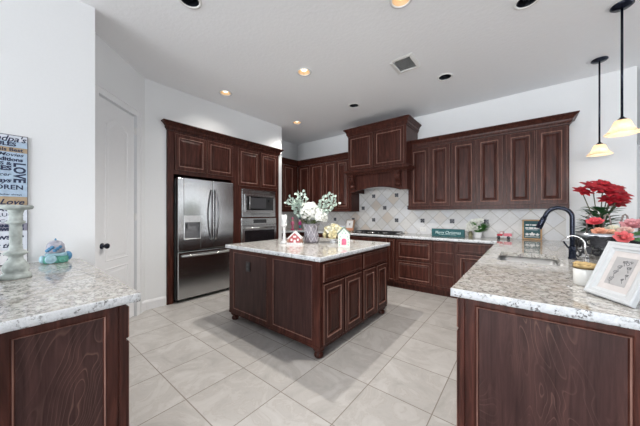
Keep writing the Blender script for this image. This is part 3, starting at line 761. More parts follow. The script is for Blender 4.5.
# ------------------------------------------------------------------ worktops with chiselled edges
def slab(name, label, poly, walls=(), holes=(), cat='countertop'):
    """polygon counter-clockwise; walls = indices of edges left straight"""
    rnd = random.Random(3); m = MB(); n = len(poly)
    rows = {0: [], 1: [], 2: [], 3: []}
    for i in range(n):
        a = Vector(poly[i]); b = Vector(poly[(i+1) % n]); L = (b - a).length
        k = 1 if i in walls else max(2, int(L / .022)); nr = Vector(((b - a).y, -(b - a).x)).normalized()
        for j in range(k):
            p = a + (b - a) * (j / k); amp = 0 if (i in walls or j == 0) else 1
            for r, (z, base, ja) in enumerate(((CT, -.003, .0015), (CT - .008, .0, .0035), (CT - .024, -.001, .0045), (CB, -.004, .003))):
                o = (base * 1.0 + (rnd.random() * 2 - 1) * ja) * amp
                rows[r].append((p.x + nr.x * o, p.y + nr.y * o, z + (rnd.random() - .5) * .004 * amp * (r in (1, 2))))
    N_ = len(rows[0]); V = [[m.bm.verts.new(p) for p in rows[r]] for r in range(4)]
    for r in range(3):
        for i in range(N_):
            f = m.bm.faces.new((V[r+1][i], V[r+1][(i+1) % N_], V[r][(i+1) % N_], V[r][i])); f.material_index = 1; f.smooth = True
    for r, z in ((0, CT), (3, CB)):
        es = [m.bm.edges.get((V[r][i], V[r][(i+1) % N_])) for i in range(N_)]
        for h in holes:
            hv = [m.bm.verts.new((p[0], p[1], z)) for p in h]
            if r == 0: hv_t = hv
            else:
                for i in range(len(h)): m.bm.faces.new((hv_t[i], hv_t[(i+1) % len(h)], hv[(i+1) % len(h)], hv[i]))
            es += [m.bm.edges.get((hv[i], hv[(i+1) % len(h)])) or m.bm.edges.new((hv[i], hv[(i+1) % len(h)])) for i in range(len(h))]
        g = bmesh.ops.triangle_fill(m.bm, edges=es, use_beauty=True)
    o = m.build(name, [M_GRAN, M_GEDGE]); tag(o, label, cat); return o
def rrect(x0, x1, y0, y1, r=.04, n=5):
    pts = []
    for cx, cy, a0 in ((x1-r, y0+r, -PI/2), (x1-r, y1-r, 0), (x0+r, y1-r, PI/2), (x0+r, y0+r, PI)):
        pts += [(cx + r*math.cos(a0 + PI/2*i/n), cy + r*math.sin(a0 + PI/2*i/n)) for i in range(n + 1)]
    return pts
SX0, SX1, SY0, SY1 = -.175, .225, 2.52, 3.13
slab('countertop', 'long granite worktop along the back wall and over the sink peninsula',
     [(-4.655, 3.655), (-4.015, 3.655), (-4.015, 4.22), (-.291, 4.22), (-.291, 1.42), (1.0, 1.42), (1.0, 4.862), (-4.655, 4.862)], walls=(0, 6, 7), holes=[rrect(SX0, SX1, SY0, SY1)])
slab('countertop', 'square granite worktop on the island', [(-2.845, 1.701), (-1.363, 1.701), (-1.363, 3.161), (-2.845, 3.161)])
slab('countertop', 'granite worktop at far left, below the word sign', [(-2.947, -.30), (-1.402, -.30), (-1.427, .412), (-2.947, .412)], walls=(0, 3))

# sink under the worktop
t = Thing('kitchen_sink', 'stainless undermount sink in the peninsula worktop', 'sink', (.025, 2.825, .68))
m = MB()
lp = [rrect(SX0 - .03, SX1 + .03, SY0 - .03, SY1 + .03, .06), rrect(SX0 - .004, SX1 + .004, SY0 - .004, SY1 + .004, .044), rrect(SX0 + .004, SX1 - .004, SY0 + .004, SY1 - .004, .05), rrect(SX0 + .03, SX1 - .03, SY0 + .03, SY1 - .03, .06)]
zs = [CB - .002, CB - .003, .70, .675]; prev = None
for l, z in zip(lp, zs):
    r = [m.bm.verts.new((p[0], p[1], z)) for p in l]
    if prev:
        for i in range(len(r)): m.bm.faces.new((prev[i], prev[(i+1) % len(r)], r[(i+1) % len(r)], r[i])).smooth = True
    prev = r
m.bm.faces.new(prev); t.part('basin', m, M_SINK)
m = MB(); m.lathe([(.045, .676), (.045, .679), (.036, .680), (.02, .678)], (.05, 2.825, 0), 20); t.part('drain', m, M_CHROME)

# ------------------------------------------------------------------ island
IX0, IX1, IY0, IY1, IZ = -2.812, -1.396, 1.735, 3.128, .09
t = Thing('kitchen_island', 'dark cherry kitchen island on turned bun feet', 'island', ((IX0+IX1)/2, (IY0+IY1)/2, 0))
b = MB(); b.box(IX0 + .012, IX1, IY0 + .012, IY1, IZ + .003, CB - .0005)
b.box(IX0 - .004, IX1 + .004, IY0 - .004, IY1 + .004, IZ, IZ + .028, .004)
t.part('body', b, M_WOOD)
fm = fyn(IY0 + .012)
m = MB()
def strip(a, c, z0, z1): m.box(a, c, IY0, IY0 + .012, z0, z1)
ztop, zbt = CB - .001, IZ + .028
strip(IX0, -2.732, zbt, ztop); strip(-2.105, -2.02, zbt, ztop); strip(-1.478, IX1 + .001, zbt, ztop)
for a, c in ((-2.732, -2.105), (-2.02, -1.478)):
    strip(a, c, .838, ztop); strip(a, c, zbt, zbt + .03)
    m.rings(fm, a, c, zbt + .03, .838, [(0, .012), (.004, .0105), (.008, .013), (.013, .009), (.018, .0005)], back=False, bead=(2,))
fr = t.part('side_frame', m, WB)
for a, c in ((-2.732, -2.105), (-2.02, -1.478)):
    m = MB(); m.rings(fm, a + .012, c - .012, zbt + .042, .826, [(0, .0003), (0, .002), (.001, .002)]); t.part('side_panel', m, wood_mat('island_veneer', (0.024, 0.011, 0.0105), (0.046, 0.021, 0.019), (0.068, 0.031, 0.028)) if a < -2.5 else bpy.data.materials['island_veneer'])
fx = fxp(IX1)
for kind, a, c, z0, z1, rg in (('drawer', 1.772, 2.452, .682, .845, DRAWER), ('drawer', 2.490, 3.108, .682, .845, DRAWER),
                               ('door', 1.772, 2.100, .128, .660, RAISED), ('door', 2.122, 2.452, .128, .660, RAISED), ('door', 2.490, 2.785, .128, .660, RAISED), ('door', 2.812, 3.108, .128, .660, RAISED)):
    t.part(kind, door(fx, a, c, z0, z1, rg), WB)
foot_prof = [(.030, 0), (.036, .004), (.042, .016), (.043, .028), (.036, .042), (.028, .050), (.030, .055), (.042, .062), (.050, .070), (.052, .080), (.046, .0899)]
fp_me = None
for (x, y) in ((IX0 + .05, IY0 + .05), (IX1 - .05, IY0 + .05), (IX0 + .05, IY1 - .05), (IX1 - .05, IY1 - .05)):
    m = MB(); m.lathe(foot_prof, (x, y, 0), 20); t.part('foot', m, M_WOOD)
m = MB(); m.box(-2.475, -2.405, IY0 - .0, IY0 + .008, .635, .745, .002)
op = t.part('outlet_plate', m, plain('dark_outlet', (.02, .018, .02), .35), label='black outlet plate')
m = MB()
for z in (.665, .712): m.box(-2.458, -2.422, IY0 - .003, IY0 + .001, z - .014, z + .014, .001)
t.part('socket', m, M_DSTEEL, op)

# ------------------------------------------------------------------ left peninsula
LX, LY = -1.452, .360
t = Thing('peninsula_cabinet', 'dark cherry cabinet with a figured end panel at lower left', 'base cabinet', (-2.2, .07, 0))
b = MB(); b.box(XS + .003, LX - .012, -.27, LY, KZ, CB - .0005); b.box(XS + .003, LX - .012, -.27, LY - .06, 0, KZ); t.part('body', b, M_WOOD)
fm = fxp(LX - .012)
m = MB()
def lstrip(a, c, z0, z1): m.box(LX - .012, LX, a, c, z0, z1)
lstrip(-.27, .015, .0, CB - .001); lstrip(.292, LY - .035, 0, CB - .001); lstrip(.015, .292, .840, CB - .001); lstrip(.015, .292, 0, .115)
m.box(LX - .012, LX - .005, LY - .035, LY - .025, 0, CB - .001); m.box(LX - .012, LX + .002, LY - .025, LY, 0, CB - .001)
m.rings(fm, .015, .292, .115, .840, [(0, .012), (.003, .010), (.006, .013), (.010, .009), (.014, .0005)], back=False, bead=(2,))
t.part('end_frame', m, WB)
m = MB(); m.rings(fm, .025, .282, .125, .830, [(0, .0003), (0, .002), (.001, .002)]); t.part('end_panel', m, M_PLY)
for a, c in ((-1.475, -1.95), (-1.965, -2.44), (-2.455, -2.93)):
    t.part('drawer', door(fyp(LY), c, a, .700, .850, DRAWER), WB); t.part('door', door(fyp(LY), c, a, .130, .684), WB)

# ------------------------------------------------------------------ backsplash, outlet, cooktop
t = Thing('backsplash', 'diagonal stone tile backsplash with small dark inset accents', 'backsplash', (-2, YW, CT))
m = MB(); m.box(XL2 + .008, -2.79, YW - .010, YW - .0005, CT + .0005, 1.334); m.box(-2.79, -1.625, YW - .010, YW - .0005, CT + .0005, 1.80); m.box(-1.625, .45, YW - .010, YW - .0005, CT + .0005, 1.359)
m.box(XL2 + .0005, XL2 + .010, 3.655, YW - .0105, CT + .0005, 1.334)
t.part('tile_field', m, M_SPLASH)
for x, z in [(-3.443, 1.162), (-2.949, 1.162), (-2.454, 1.162), (-1.959, 1.162), (-1.464, 1.162), (-.969, 1.162), (-.474, 1.162), (.021, 1.162), (-2.7015, 1.4095), (-2.2065, 1.4095), (-1.7115, 1.4095), (-2.454, 1.657), (-1.959, 1.657), (-4.433, 1.162), (-3.938, 1.162)]:
    m = MB(); q = .036
    for sx in (-1, 1):
        for sz in (-1, 1):
            m.box(x + sx*q*.55 - q*.36, x + sx*q*.55 + q*.36, YW - .0145, YW - .0098, z + sz*q*.55 - q*.36, z + sz*q*.55 + q*.36, .0015)
    m.box(x - q*.22, x + q*.22, YW - .013, YW - .0098, z - q*.22, z + q*.22)
    m.box(x - q, x + q, YW - .0115, YW - .0098, z - q, z + q, mi=1)
    t.part('accent_tile', m, [col('accent_glass', (.035, .04, .06), .2), col('accent_grout', (.22, .22, .23), .6)])
m = MB(); m.box(-1.51, -1.40, YW - .016, YW - .0102, .965, 1.045, .002)
o = m.build('wall_outlet', M_WHITEPL); tag(o, 'white double outlet on the backsplash left of the green box sign', 'outlet')
m = MB()
for x in (-1.478, -1.432): m.box(x - .014, x + .014, YW - .018, YW - .0155, .988, 1.022, .001)
m.build('socket', col('outlet_face', (.7, .7, .69), .4), o)
t = Thing('cooktop', 'black gas cooktop with grates under the range hood', 'cooktop', (-2.2, 4.53, CT))
m = MB(); m.box(-2.62, -1.76, 4.30, 4.76, CT + .0005, CT + .012, .004); t.part('plate', m, M_BLACKGL)
for cx in (-2.47, -2.19, -1.91):
    m = MB()
    for yy in (4.37, 4.53, 4.69): m.box(cx - .125, cx + .125, yy - .006, yy + .006, CT + .030, CT + .042)
    for xx in (cx - .119, cx, cx + .119): m.box(xx - .006, xx + .006, 4.355, 4.705, CT + .030, CT + .042)
    for xx in (cx - .119, cx + .119):
        for yy in (4.36, 4.70): m.box(xx - .006, xx + .006, yy - .006, yy + .006, CT + .011, CT + .03)
    t.part('grate', m, M_IRON)
    for yy in (4.45, 4.61):
        m = MB(); m.lathe([(.045, CT + .011), (.045, CT + .018), (.028, CT + .019), (.028, CT + .027), (.004, CT + .028)], (cx, yy, 0), 16); t.part('burner', m, M_IRON)
for i in range(5):
    m = MB(); m.lathe([(.016, CT + .011), (.015, CT + .027), (.003, CT + .028)], (-2.40 + i * .105, 4.325, 0), 12); t.part('knob', m, M_CHROME)

# ------------------------------------------------------------------ faucets
fx_, fy_ = .312, 2.955
t = Thing('kitchen_faucet', 'tall black gooseneck faucet behind the sink', 'faucet', (fx_, fy_, CT))
m = MB(); m.lathe([(.028, CT), (.028, CT + .010), (.023, CT + .016), (.022, CT + .10), (.019, CT + .108)], (fx_, fy_, 0), 20); t.part('base', m, M_NAVY)
R_ = .084; zc_ = 1.258
pts = [(fx_, fy_, CT + .1), (fx_, fy_, 1.1), (fx_, fy_, zc_)] + [(fx_ - R_ + R_ * math.cos(a), fy_, zc_ + R_ * math.sin(a)) for a in [PI * i / 20 for i in range(1, 19)]]
e = Vector(pts[-1]); dv = (e - Vector(pts[-2])).normalized()
pts += [tuple(e + dv * .03)]
m = MB(); m.tube(pts, .0165, 14); t.part('spout', m, M_NAVY)
s0 = e + dv * .028; s1 = e + dv * .130
m = MB(); m.tube([s0, s0 + dv * .02, s0 + dv * .06, s1], .0185, 14, taper=.024); sh = t.part('spray_head', m, M_NAVY)
m = MB(); m.tube([s1, s1 + dv * .004], .02, 14); t.part('nozzle', m, M_CHROME, sh)
m = MB(); m.tube([(fx_, fy_ - .018, CT + .065), (fx_ + .004, fy_ - .045, CT + .066), (fx_ + .004, fy_ - .055, CT + .07)], .012, 10); m.tube([(fx_ + .004, fy_ - .046, CT + .068), (fx_ - .035, fy_ - .07, CT + .105), (fx_ - .06, fy_ - .08, CT + .15)], .006, 8); t.part('lever', m, M_NAVY)
gx, gy = .372, 2.775
t = Thing('filter_faucet', 'small nickel drinking water faucet beside the black faucet', 'faucet', (gx, gy, CT))
m = MB(); m.lathe([(.022, CT), (.022, CT + .006), (.013, CT + .012), (.011, CT + .05), (.008, CT + .055)], (gx, gy, 0), 16); t.part('base', m, M_CHROME)
r2 = .05; pts = [(gx, gy, CT + .05), (gx - .012, gy, CT + .12)] + [(gx - .012 - r2 + r2 * math.cos(a) - .012 * math.sin(a), gy, CT + .155 + r2 * math.sin(a)) for a in [PI * i / 12 for i in range(0, 11)]]
m = MB(); m.tube(pts, .0065, 10); t.part('spout', m, M_CHROME)
m = MB(); m.tube([(gx, gy - .008, CT + .04), (gx - .004, gy - .035, CT + .046)], .004, 8); m.box(gx - .012, gx + .004, gy - .06, gy - .034, CT + .04, CT + .052, .003); t.part('lever', m, M_BLACK)

# ------------------------------------------------------------------ things on the right worktop
cx, cy = .252, 1.925
t = Thing('candle_jar', 'white candle jar with a tan woven lid behind the white photo frame', 'candle', (cx, cy, CT))
m = MB(); m.lathe([(.040, CT + .0005), (.046, CT + .006), (.047, CT + .082), (.044, CT + .088)], (cx, cy, 0), 28); t.part('jar', m, plain('frosted_white_jar', (.76, .76, .74), .25, var=.02))
m = MB(); m.lathe([(.048, CT + .088), (.049, CT + .094), (.048, CT + .097)], (cx, cy, 0), 28); t.part('rim', m, col('dark_gold', (.16, .11, .05), .35, metal=.6))
m = MB(); m.lathe([(.047, CT + .097), (.045, CT + .106), (.038, CT + .112), (.003, CT + .114)], (cx, cy, 0), 28)
for k in range(46):
    a = random.random() * 2 * PI; r = .043 * math.sqrt(random.random()); m.ball((cx + r*math.cos(a), cy + r*math.sin(a), CT + .109 + .006*random.random()), .0085, 6, (1.3, 1, .6))
t.part('lid', m, col('tan_lid', (.52, .37, .17), .6, var=.3))

# leaning photo frame
B0 = Vector((.222, 1.742, CT)); e1 = Vector((.505, -.863, 0)).normalized(); nf = Vector((-.863, -.505, 0)); lean = math.radians(24)
upv = (Vector((0, 0, 1)) * math.cos(lean) - nf * math.sin(lean)).normalized(); nn = (nf * math.cos(lean) + Vector((0, 0, 1)) * math.sin(lean)).normalized()
FW, FH = .212, .262
B0 = B0 + Vector((0, 0, .0185 * math.sin(lean) + .0005))
def ff(u, v, d): p = B0 + e1 * u + upv * v + nn * d; return (p.x, p.y, p.z)
t = Thing('photo_frame', 'white photo frame with floral line art leaning at the right edge', 'picture frame', tuple(B0))
m = MB(); m.rings(ff, 0, FW, 0, FH, [(0, -.018), (0, 0), (.003, .004), (.012, .004), (.016, .001), (.028, .001), (.033, -.004), (.040, -.006), (.041, -.009)]); t.part('frame', m, col('frame_white', (.52, .54, .56), .4, var=.04))
m = MB(); m.rings(ff, .040, FW - .040, .040, FH - .040, [(0, -.0085), (0, -.0075), (.002, -.0075)], back=False); t.part('mat_board', m, col('mat_board', (.54, .51, .505), .8))
m = MB(); m.rings(ff, .062, FW - .062, .066, FH - .066, [(0, -.0074), (0, -.0068), (.001, -.0068)], back=False); pr2 = t.part('print', m, col('grey_print', (.36, .355, .36), .7))
m = MB(); rn = random.Random(5)
def curl(u, v, r, turns, ph):
    return [ff(u + r * (1 - i/16*.8) * math.cos(ph + turns * 2*PI*i/16), v + r * (1 - i/16*.8) * math.sin(ph + turns*2*PI*i/16), -.0062) for i in range(17)]
for u, v, r in ((.080, .092, .011), (.084, .125, .009), (.092, .150, .010), (.122, .170, .012), (.132, .150, .008), (.136, .118, .006), (.105, .176, .007), (.128, .098, .005)):
    m.tube(curl(u, v, r, 1.4, rn.random() * 6), .0008, 5); m.tube([ff(u, v - r, -.0062), ff(u + .006, v - r - .012, -.0062)], .0006, 5)
    m.tube(curl(u + r*.9, v + r*.6, r*.5, -1.1, rn.random() * 6), .0006, 5)
t.part('line_art', m, col('ink', (.10, .10, .11), .7), pr2)
m = MB(); top = Vector(ff(FW/2, FH*.72, -.019)); ft = Vector((top.x - nf.x*.06, top.y - nf.y*.06, CT + .002))
m.tube([top, ft], .006, 6); t.part('easel_leg', m, M_BLACK)

# wrought iron serving stand with silver tray
tx, ty, tz = .67, 3.26, 1.085
t = Thing('scroll_stand', 'black scrolled iron stand carrying a silver tray of flowers', 'serving stand', (tx, ty, CT))
TW, TD = .29, .16
m = MB()
def rail(z, dx=0.0): return [(x, y, z) for x, y in rrect(tx - TW, tx + TW, ty - TD, ty + TD, .06)]
m.tube(rail(tz - .006), .006, 6, closed=True)
m.tube(rail(CT + .04), .005, 6, closed=True)
t.part('rail', m, M_IRON)
for sx in (-1, 1):
    for sy in (-1, 1):
        m = MB(); x, y = tx + sx * (TW - .02), ty + sy * (TD - .005)
        m.tube([(x - sx*.01, y, tz - .01), (x + sx*.010, y, tz - .06), (x + sx*.004, y, CT + .08), (x + sx*.022, y, CT + .02), (x + sx*.038, y, CT + .0075), (x + sx*.05, y, CT + .02)], .007, 7); t.part('leg', m, M_IRON)
m = MB()
def scroll(cx, cz, r, ph, sgn, y): return [(cx + r*(1 - .75*i/18) * math.cos(ph + sgn*2.6*PI*i/18), y, cz + r*(1 - .75*i/18) * math.sin(ph + sgn*2.6*PI*i/18)) for i in range(19)]
zmid = (tz + CT + .03) / 2
for k in range(5):
    px_ = tx - TW + .06 + k * .115
    for y in (ty - TD,):
        m.tube(scroll(px_, zmid + .035, .048, k, 1, y), .010, 6); m.tube(scroll(px_ + .03, zmid - .045, .036, k + 2, -1, y), .009, 6)
        m.petal((px_, y - .004, zmid + .02), (.5, 0, 1), (0, -1, 0), .085, .055, .1); m.petal((px_, y - .004, zmid), (-.7, 0, -1), (0, -1, 0), .08, .05, .1)
        for a in range(6): m.petal((px_ + .045, y - .012, zmid + .035), (math.cos(a*1.047), 0, math.sin(a*1.047)), (0, -1, 0), .050, .042, .15)
for k in range(2):
    yy = ty - TD + .07 + k * .15
    sc_ = [(tx - TW, yy + (p[0] - 0), p[2]) for p in scroll(0, zmid + .02, .055, k, 1, 0)]
    m.tube(sc_, .010, 6)
    m.petal((tx - TW - .004, yy, zmid), (0, .5, 1), (-1, 0, 0), .10, .06, .1); m.petal((tx - TW - .004, yy, zmid - .02), (0, -.8, -.6), (-1, 0, 0), .09, .055, .1)
t.part('scrollwork', m, M_IRON)
m = MB()
lp0 = rrect(tx - TW + .01, tx + TW - .01, ty - TD + .01, ty + TD - .01, .05); lp1 = rrect(tx - TW - .012, tx + TW + .012, ty - TD - .022, ty + TD + .022, .07)
A = [m.bm.verts.new((p[0], p[1], tz)) for p in lp0]; B = [m.bm.verts.new((p[0], p[1], tz + .042)) for p in lp1]; A2 = [m.bm.verts.new((p[0], p[1], tz + .004)) for p in lp0]
for i in range(len(A)):
    j = (i + 1) % len(A); m.bm.faces.new((A[i], A[j], B[j], B[i])).smooth = True; m.bm.faces.new((B[i], B[j], A2[j], A2[i])).smooth = True
m.bm.faces.new(A); m.bm.faces.new(A2); t.part('tray', m, plain('silver_tray', (.46, .48, .52), .3, .6))
for k in range(5):
    lx = tx - TW + .10 + k * .105
    m = MB(); m.tube([(lx - .024, ty + TD, tz + .02), (lx - .020, ty + TD, tz + .14), (lx - .010, ty + TD, tz + .19), (lx + .003, ty + TD, tz + .20), (lx + .014, ty + TD, tz + .185), (lx + .022, ty + TD, tz + .13), (lx + .024, ty + TD, tz + .02)], .007, 7)
    t.part('wire_loop', m, plain('bronze_wire', (.20, .16, .15), .35, .7) if k == 0 else bpy.data.materials['bronze_wire'])

def rose(mb, c, r, axis=(0, 0, 1), n=3, mi=0):
    ax = Vector(axis).normalized(); a0 = ax.orthogonal().normalized(); b0 = ax.cross(a0); c = Vector(c)
    mb.ball(c + ax * r * .15, r * .42, 8, mi=mi)
    for layer in range(n):
        k = 5 + layer; tilt = .25 + .55 * layer / max(1, n - 1)
        for i in range(k):
            a = 2*PI*(i + .5*layer)/k; rad = a0 * math.cos(a) + b0 * math.sin(a)
            d = (ax * (1 - tilt) + rad * tilt).normalized()
            mb.petal(c - ax * r * .35, d, ax * 1.0 - rad * .2, r * (1.0 + .25*layer), r * 1.05, .35, mi=mi, tip=.5)
flowers = [((.487, 3.27), .044, (.72, .10, .13), 'coral red rose standing tallest at the left end of the silver tray', 'rose', .30),
           ((.497, 3.165), .038, (.74, .38, .26), 'peach rose lying low on the silver tray in front of the coral red one', 'rose', .05),
           ((.560, 3.175), .032, (.78, .50, .36), 'pale apricot rose between the peach rose and the cream flower', 'rose', .05),
           ((.590, 3.255), .038, (.72, .70, .58), 'creamy white flower in the middle of the silver tray', 'flower', .12),
           ((.645, 3.18), .036, (.70, .47, .42), 'pale pink rose right of the cream flower on the tray', 'rose', .10),
           ((.702, 3.27), .055, (.68, .33, .36), 'large soft pink rose at the right edge above the photo frame', 'rose', .20)]
M_LEAF = col('leaf_green', (.035, .13, .04), .45, var=.35); M_DLEAF = col('dark_leaf_green', (.015, .045, .02), .5, var=.3)
for (p, r, c, lab, cat, dz) in flowers:
    z0 = tz + .0245
    t = Thing('artificial_rose', lab, cat, (p[0], p[1], tz), 'artificial roses on the silver tray')
    m = MB(); rose(m, (p[0], p[1], tz + .006 + r * .9 + dz * .3), r, (-.15, -.5, .85)); t.part('bloom', m, col('petal_%d' % int(c[1] * 100 + c[2] * 7), c, .55, var=.15))
    m = MB()
    for a in (0.4, 2.6, 4.5): m.petal((p[0], p[1], tz + .008), (math.cos(a), math.sin(a), .12), (0, 0, 1), r * 1.5, r * .8, .3)
    t.part('leaves', m, M_LEAF)
t = Thing('artificial_rose', 'coral pink rose with a big green leaf hanging over the front of the tray', 'rose', (.63, 3.05, tz), 'artificial roses on the silver tray')
m = MB(); rose(m, (.605, 3.035, tz + .022), .042, (-.1, -.7, .6)); t.part('bloom', m, col('coral_pink', (.74, .17, .18), .55, var=.15))
m = MB(); m.petal((.635, 3.06, tz + .012), (.8, -.35, -.12), (0, -.5, 1), .12, .065, .3); m.petal((.62, 3.06, tz + .02), (-.5, -.5, .1), (0, 0, 1), .07, .04, .3); m.petal((.64, 3.08, tz + .03), (.8, .2, .3), (0, -.4, 1), .10, .05, .3); t.part('leaves', m, M_LEAF)

# poinsettia
qx, qy = .575, 3.66
t = Thing('poinsettia', 'red poinsettia in a dark pot behind the silver tray', 'plant', (qx, qy, CT))
m = MB(); m.lathe([(.062, CT + .0005), (.066, CT + .01), (.085, CT + .15), (.090, CT + .155), (.080, CT + .156), (.076, CT + .14), (.001, CT + .135)], (qx, qy, 0), 20); t.part('pot', m, col('stone_pot', (.42, .43, .44), .4))
heads = [(-.165, 0, 1.505, .085), (-.085, -.02, 1.545, .10), (.035, .0, 1.575, .095), (.02, -.06, 1.50, .10), (.125, -.02, 1.53, .085), (.155, -.05, 1.475, .08), (.08, -.08, 1.43, .095), (.13, -.04, 1.385, .08), (.02, -.07, 1.42, .085)]
m = MB()
ddir = Vector((.78, .626, 0))
def hp(h): return Vector((qx, qy, 0)) + ddir * h[0] + Vector((-.626, .78, 0)) * h[1] + Vector((0, 0, h[2]))
for h in heads:
    p = hp(h); m.tube([(qx, qy, CT + .13), (qx + (p.x - qx)*.35, qy + (p.y - qy)*.35, CT + .33), (p.x, p.y, p.z - .01)], .0045, 6)
t.part('stems', m, col('stem_brown', (.10, .10, .06), .6))
rb = random.Random(2)
for h in heads:
    m = MB(); p = hp(h); ax = Vector((.35*(rb.random()-.5) + .2, -.55, .8)).normalized(); a0 = ax.orthogonal().normalized(); b0 = ax.cross(a0)
    for lay, (k, L, tl) in enumerate(((7, 1.0, .15), (6, .75, .4), (5, .5, .7))):
        for i in range(k):
            a = 2*PI*(i + .37*lay + rb.random()*.3)/k; rad = a0*math.cos(a) + b0*math.sin(a)
            m.petal(p, rad + ax*tl, ax, h[3]*L*(.85 + .3*rb.random()), h[3]*L*.55, -.15)
    t.part('bloom', m, col('poinsettia_red', (.33, .006, .016), .5, var=.35))
m = MB()
for k in range(60):
    a = rb.random()*2*PI; r = .03 + rb.random()*.07; z = CT + .17 + rb.random()*.25
    m.petal((qx + r*.5*math.cos(a), qy + r*.5*math.sin(a), z), (math.cos(a), math.sin(a), .25 + rb.random()*.3), (0, 0, 1), .11 + rb.random()*.05, .055, -.3)
t.part('leaves', m, M_LEAF)
m = MB()
for k in range(60):
    b = rb.random(); base = Vector((qx, qy, CT + .16 + .1*b)); d = (-ddir * (.5 + .8*rb.random()) + Vector((-.626, .78, 0)) * (rb.random() - .7) * .7 + Vector((0, 0, (rb.random() - .28) * 1.5))).normalized()
    L = .12 + .12*rb.random(); m.petal(base + d*.04, d, (0, 0, 1), L, .028, -.35, tip=.2)
t.part('needles', m, M_DLEAF, label='dark pine sprigs')

# framed teal sign, red truck, plants, box sign on the back worktop
def leaning_sign(x0, x1, y, h, tilt):
    def f(u, v, d):
        return (u, y + v * math.sin(tilt) - d * math.cos(tilt), CT + .001 + v * math.cos(tilt) + d * math.sin(tilt) + .02*math.sin(tilt)*0)
    return f
f = leaning_sign(0, 0, 4.765, .3, .14)
t = Thing('framed_sign', 'small teal sign in a light wood frame behind the faucet', 'sign', (.09, 4.765, CT))
m = MB(); m.rings(f, -.022, .200, .003, .292, [(0, -.018), (0, .0), (.002, .002), (.018, .002), (.020, -.004)]); t.part('frame', m, col('oak_frame', (.45, .27, .13), .5, var=.2))
m = MB(); m.rings(f, -.004, .182, .021, .274, [(0, -.004), (0, -.003), (.001, -.003)]); pn = t.part('panel', m, col('teal_panel', (.012, .075, .085), .55))
m = MB()
for u0, u1, v0, v1 in ((.018, .060, .205, .222), (.070, .082, .206, .224), (.092, .150, .205, .222), (.014, .050, .160, .178), (.055, .105, .158, .180), (.110, .160, .160, .178), (.02, .15, .142, .148), (.01, .17, .040, .046)):
    m.rings(f, u0, u1, v0, v1, [(0, -.003), (0, -.002), (.003, -.0015)], back=False)
t.part('lettering', m, M_WHITEPL, pn)
m = MB()
for u, r in ((.034, .016), (.09, .024), (.148, .016)):
    for a in range(5): m.petal(f(u, .075, -.002), (math.cos(a*1.257+.3), 0, math.sin(a*1.257+.3)), (0, -1, 0), r*1.5, r, .1)
t.part('ornament', m, M_WHITEPL, pn)

t = Thing('toy_truck', 'small red and white toy truck by the backsplash corner', 'toy', (-.24, 4.70, CT)); t.o.scale = (1.2, 1.1, 1.2)
R = col('toy_red', (.50, .03, .05), .4); x0 = -.325
m = MB(); m.box(x0, x0 + .17, 4.672, 4.732, CT + .018, CT + .034, .004); t.part('chassis', m, M_WHITE)
m = MB(); m.box(x0 + .018, x0 + .075, 4.675, 4.729, CT + .034, CT + .060, .008); m.box(x0 + .045, x0 + .085, 4.677, 4.727, CT + .055, CT + .088, .008); t.part('cab', m, R)
m = MB(); m.box(x0 + .088, x0 + .168, 4.675, 4.729, CT + .034, CT + .07, .004); t.part('bed', m, col('toy_pink', (.66, .16, .2), .4))
m = MB()
for k in range(4): m.ball((x0 + .100 + k*.019, 4.70, CT + .077), .015, 8)
m.box(x0 + .05, x0 + .08, 4.6755, 4.678, CT + .064, CT + .08); t.part('cargo', m, M_WHITE)
for u in (.035, .135):
    m = MB(); m.lathe([(.006, -.034), (.018, -.034), (.018, .034), (.006, .034)], (x0 + u, 4.702, CT + .0185), 14, Matrix.Rotation(PI/2, 3, 'X')); t.part('wheel', m, M_BLACK)

t = Thing('potted_flowers', 'white flowers with green leaves in a small white pot', 'plant', (-.560, 4.62, CT))
px, py = -.560, 4.62
m = MB(); m.lathe([(.042, CT + .0005), (.046, CT + .01), (.056, CT + .085), (.058, CT + .09), (.052, CT + .09), (.048, CT + .075), (.002, CT + .07)], (px, py, 0), 20); t.part('pot', m, M_WHITE)
m = MB()
for k in range(70):
    a = random.random()*2*PI; e_ = random.random(); m.petal((px + .02*math.cos(a), py + .02*math.sin(a), CT + .08), (math.cos(a)*.8 + .35, math.sin(a)*.5 - .1, .35 + e_), (0, 0, 1), .11 + .10*e_, .045, -.3)
t.part('leaves', m, col('bright_leaf', (.07, .22, .05), .45, var=.4))
for (dx, dy, dz, r) in ((-.085, -.02, .21, .058), (-.035, -.05, .235, .060), (-.10, -.02, .15, .050), (.0, -.07, .165, .046), (-.05, -.07, .165, .055), (.03, -.01, .265, .040)):
    m = MB(); rose(m, (px + dx, py + dy, CT + dz), r, (dx*4, -.7, .6)); t.part('bloom', m, col('white_petal', (.74, .75, .70), .6, var=.08))
m = MB()
for k in range(16):
    a = random.random()*2*PI; m.petal((px - .100, py - .02, CT + .04 + .05*random.random()), (math.cos(a), math.sin(a)*.4, .4*random.random()), (0, 0, 1), .05, .028, -.2)
m.lathe([(.028, CT + .0005), (.032, CT + .05), (.018, CT + .10)], (px - .100, py, 0), 10)
t.part('moss_sprig', m, col('dry_moss', (.28, .27, .17), .8, var=.3))

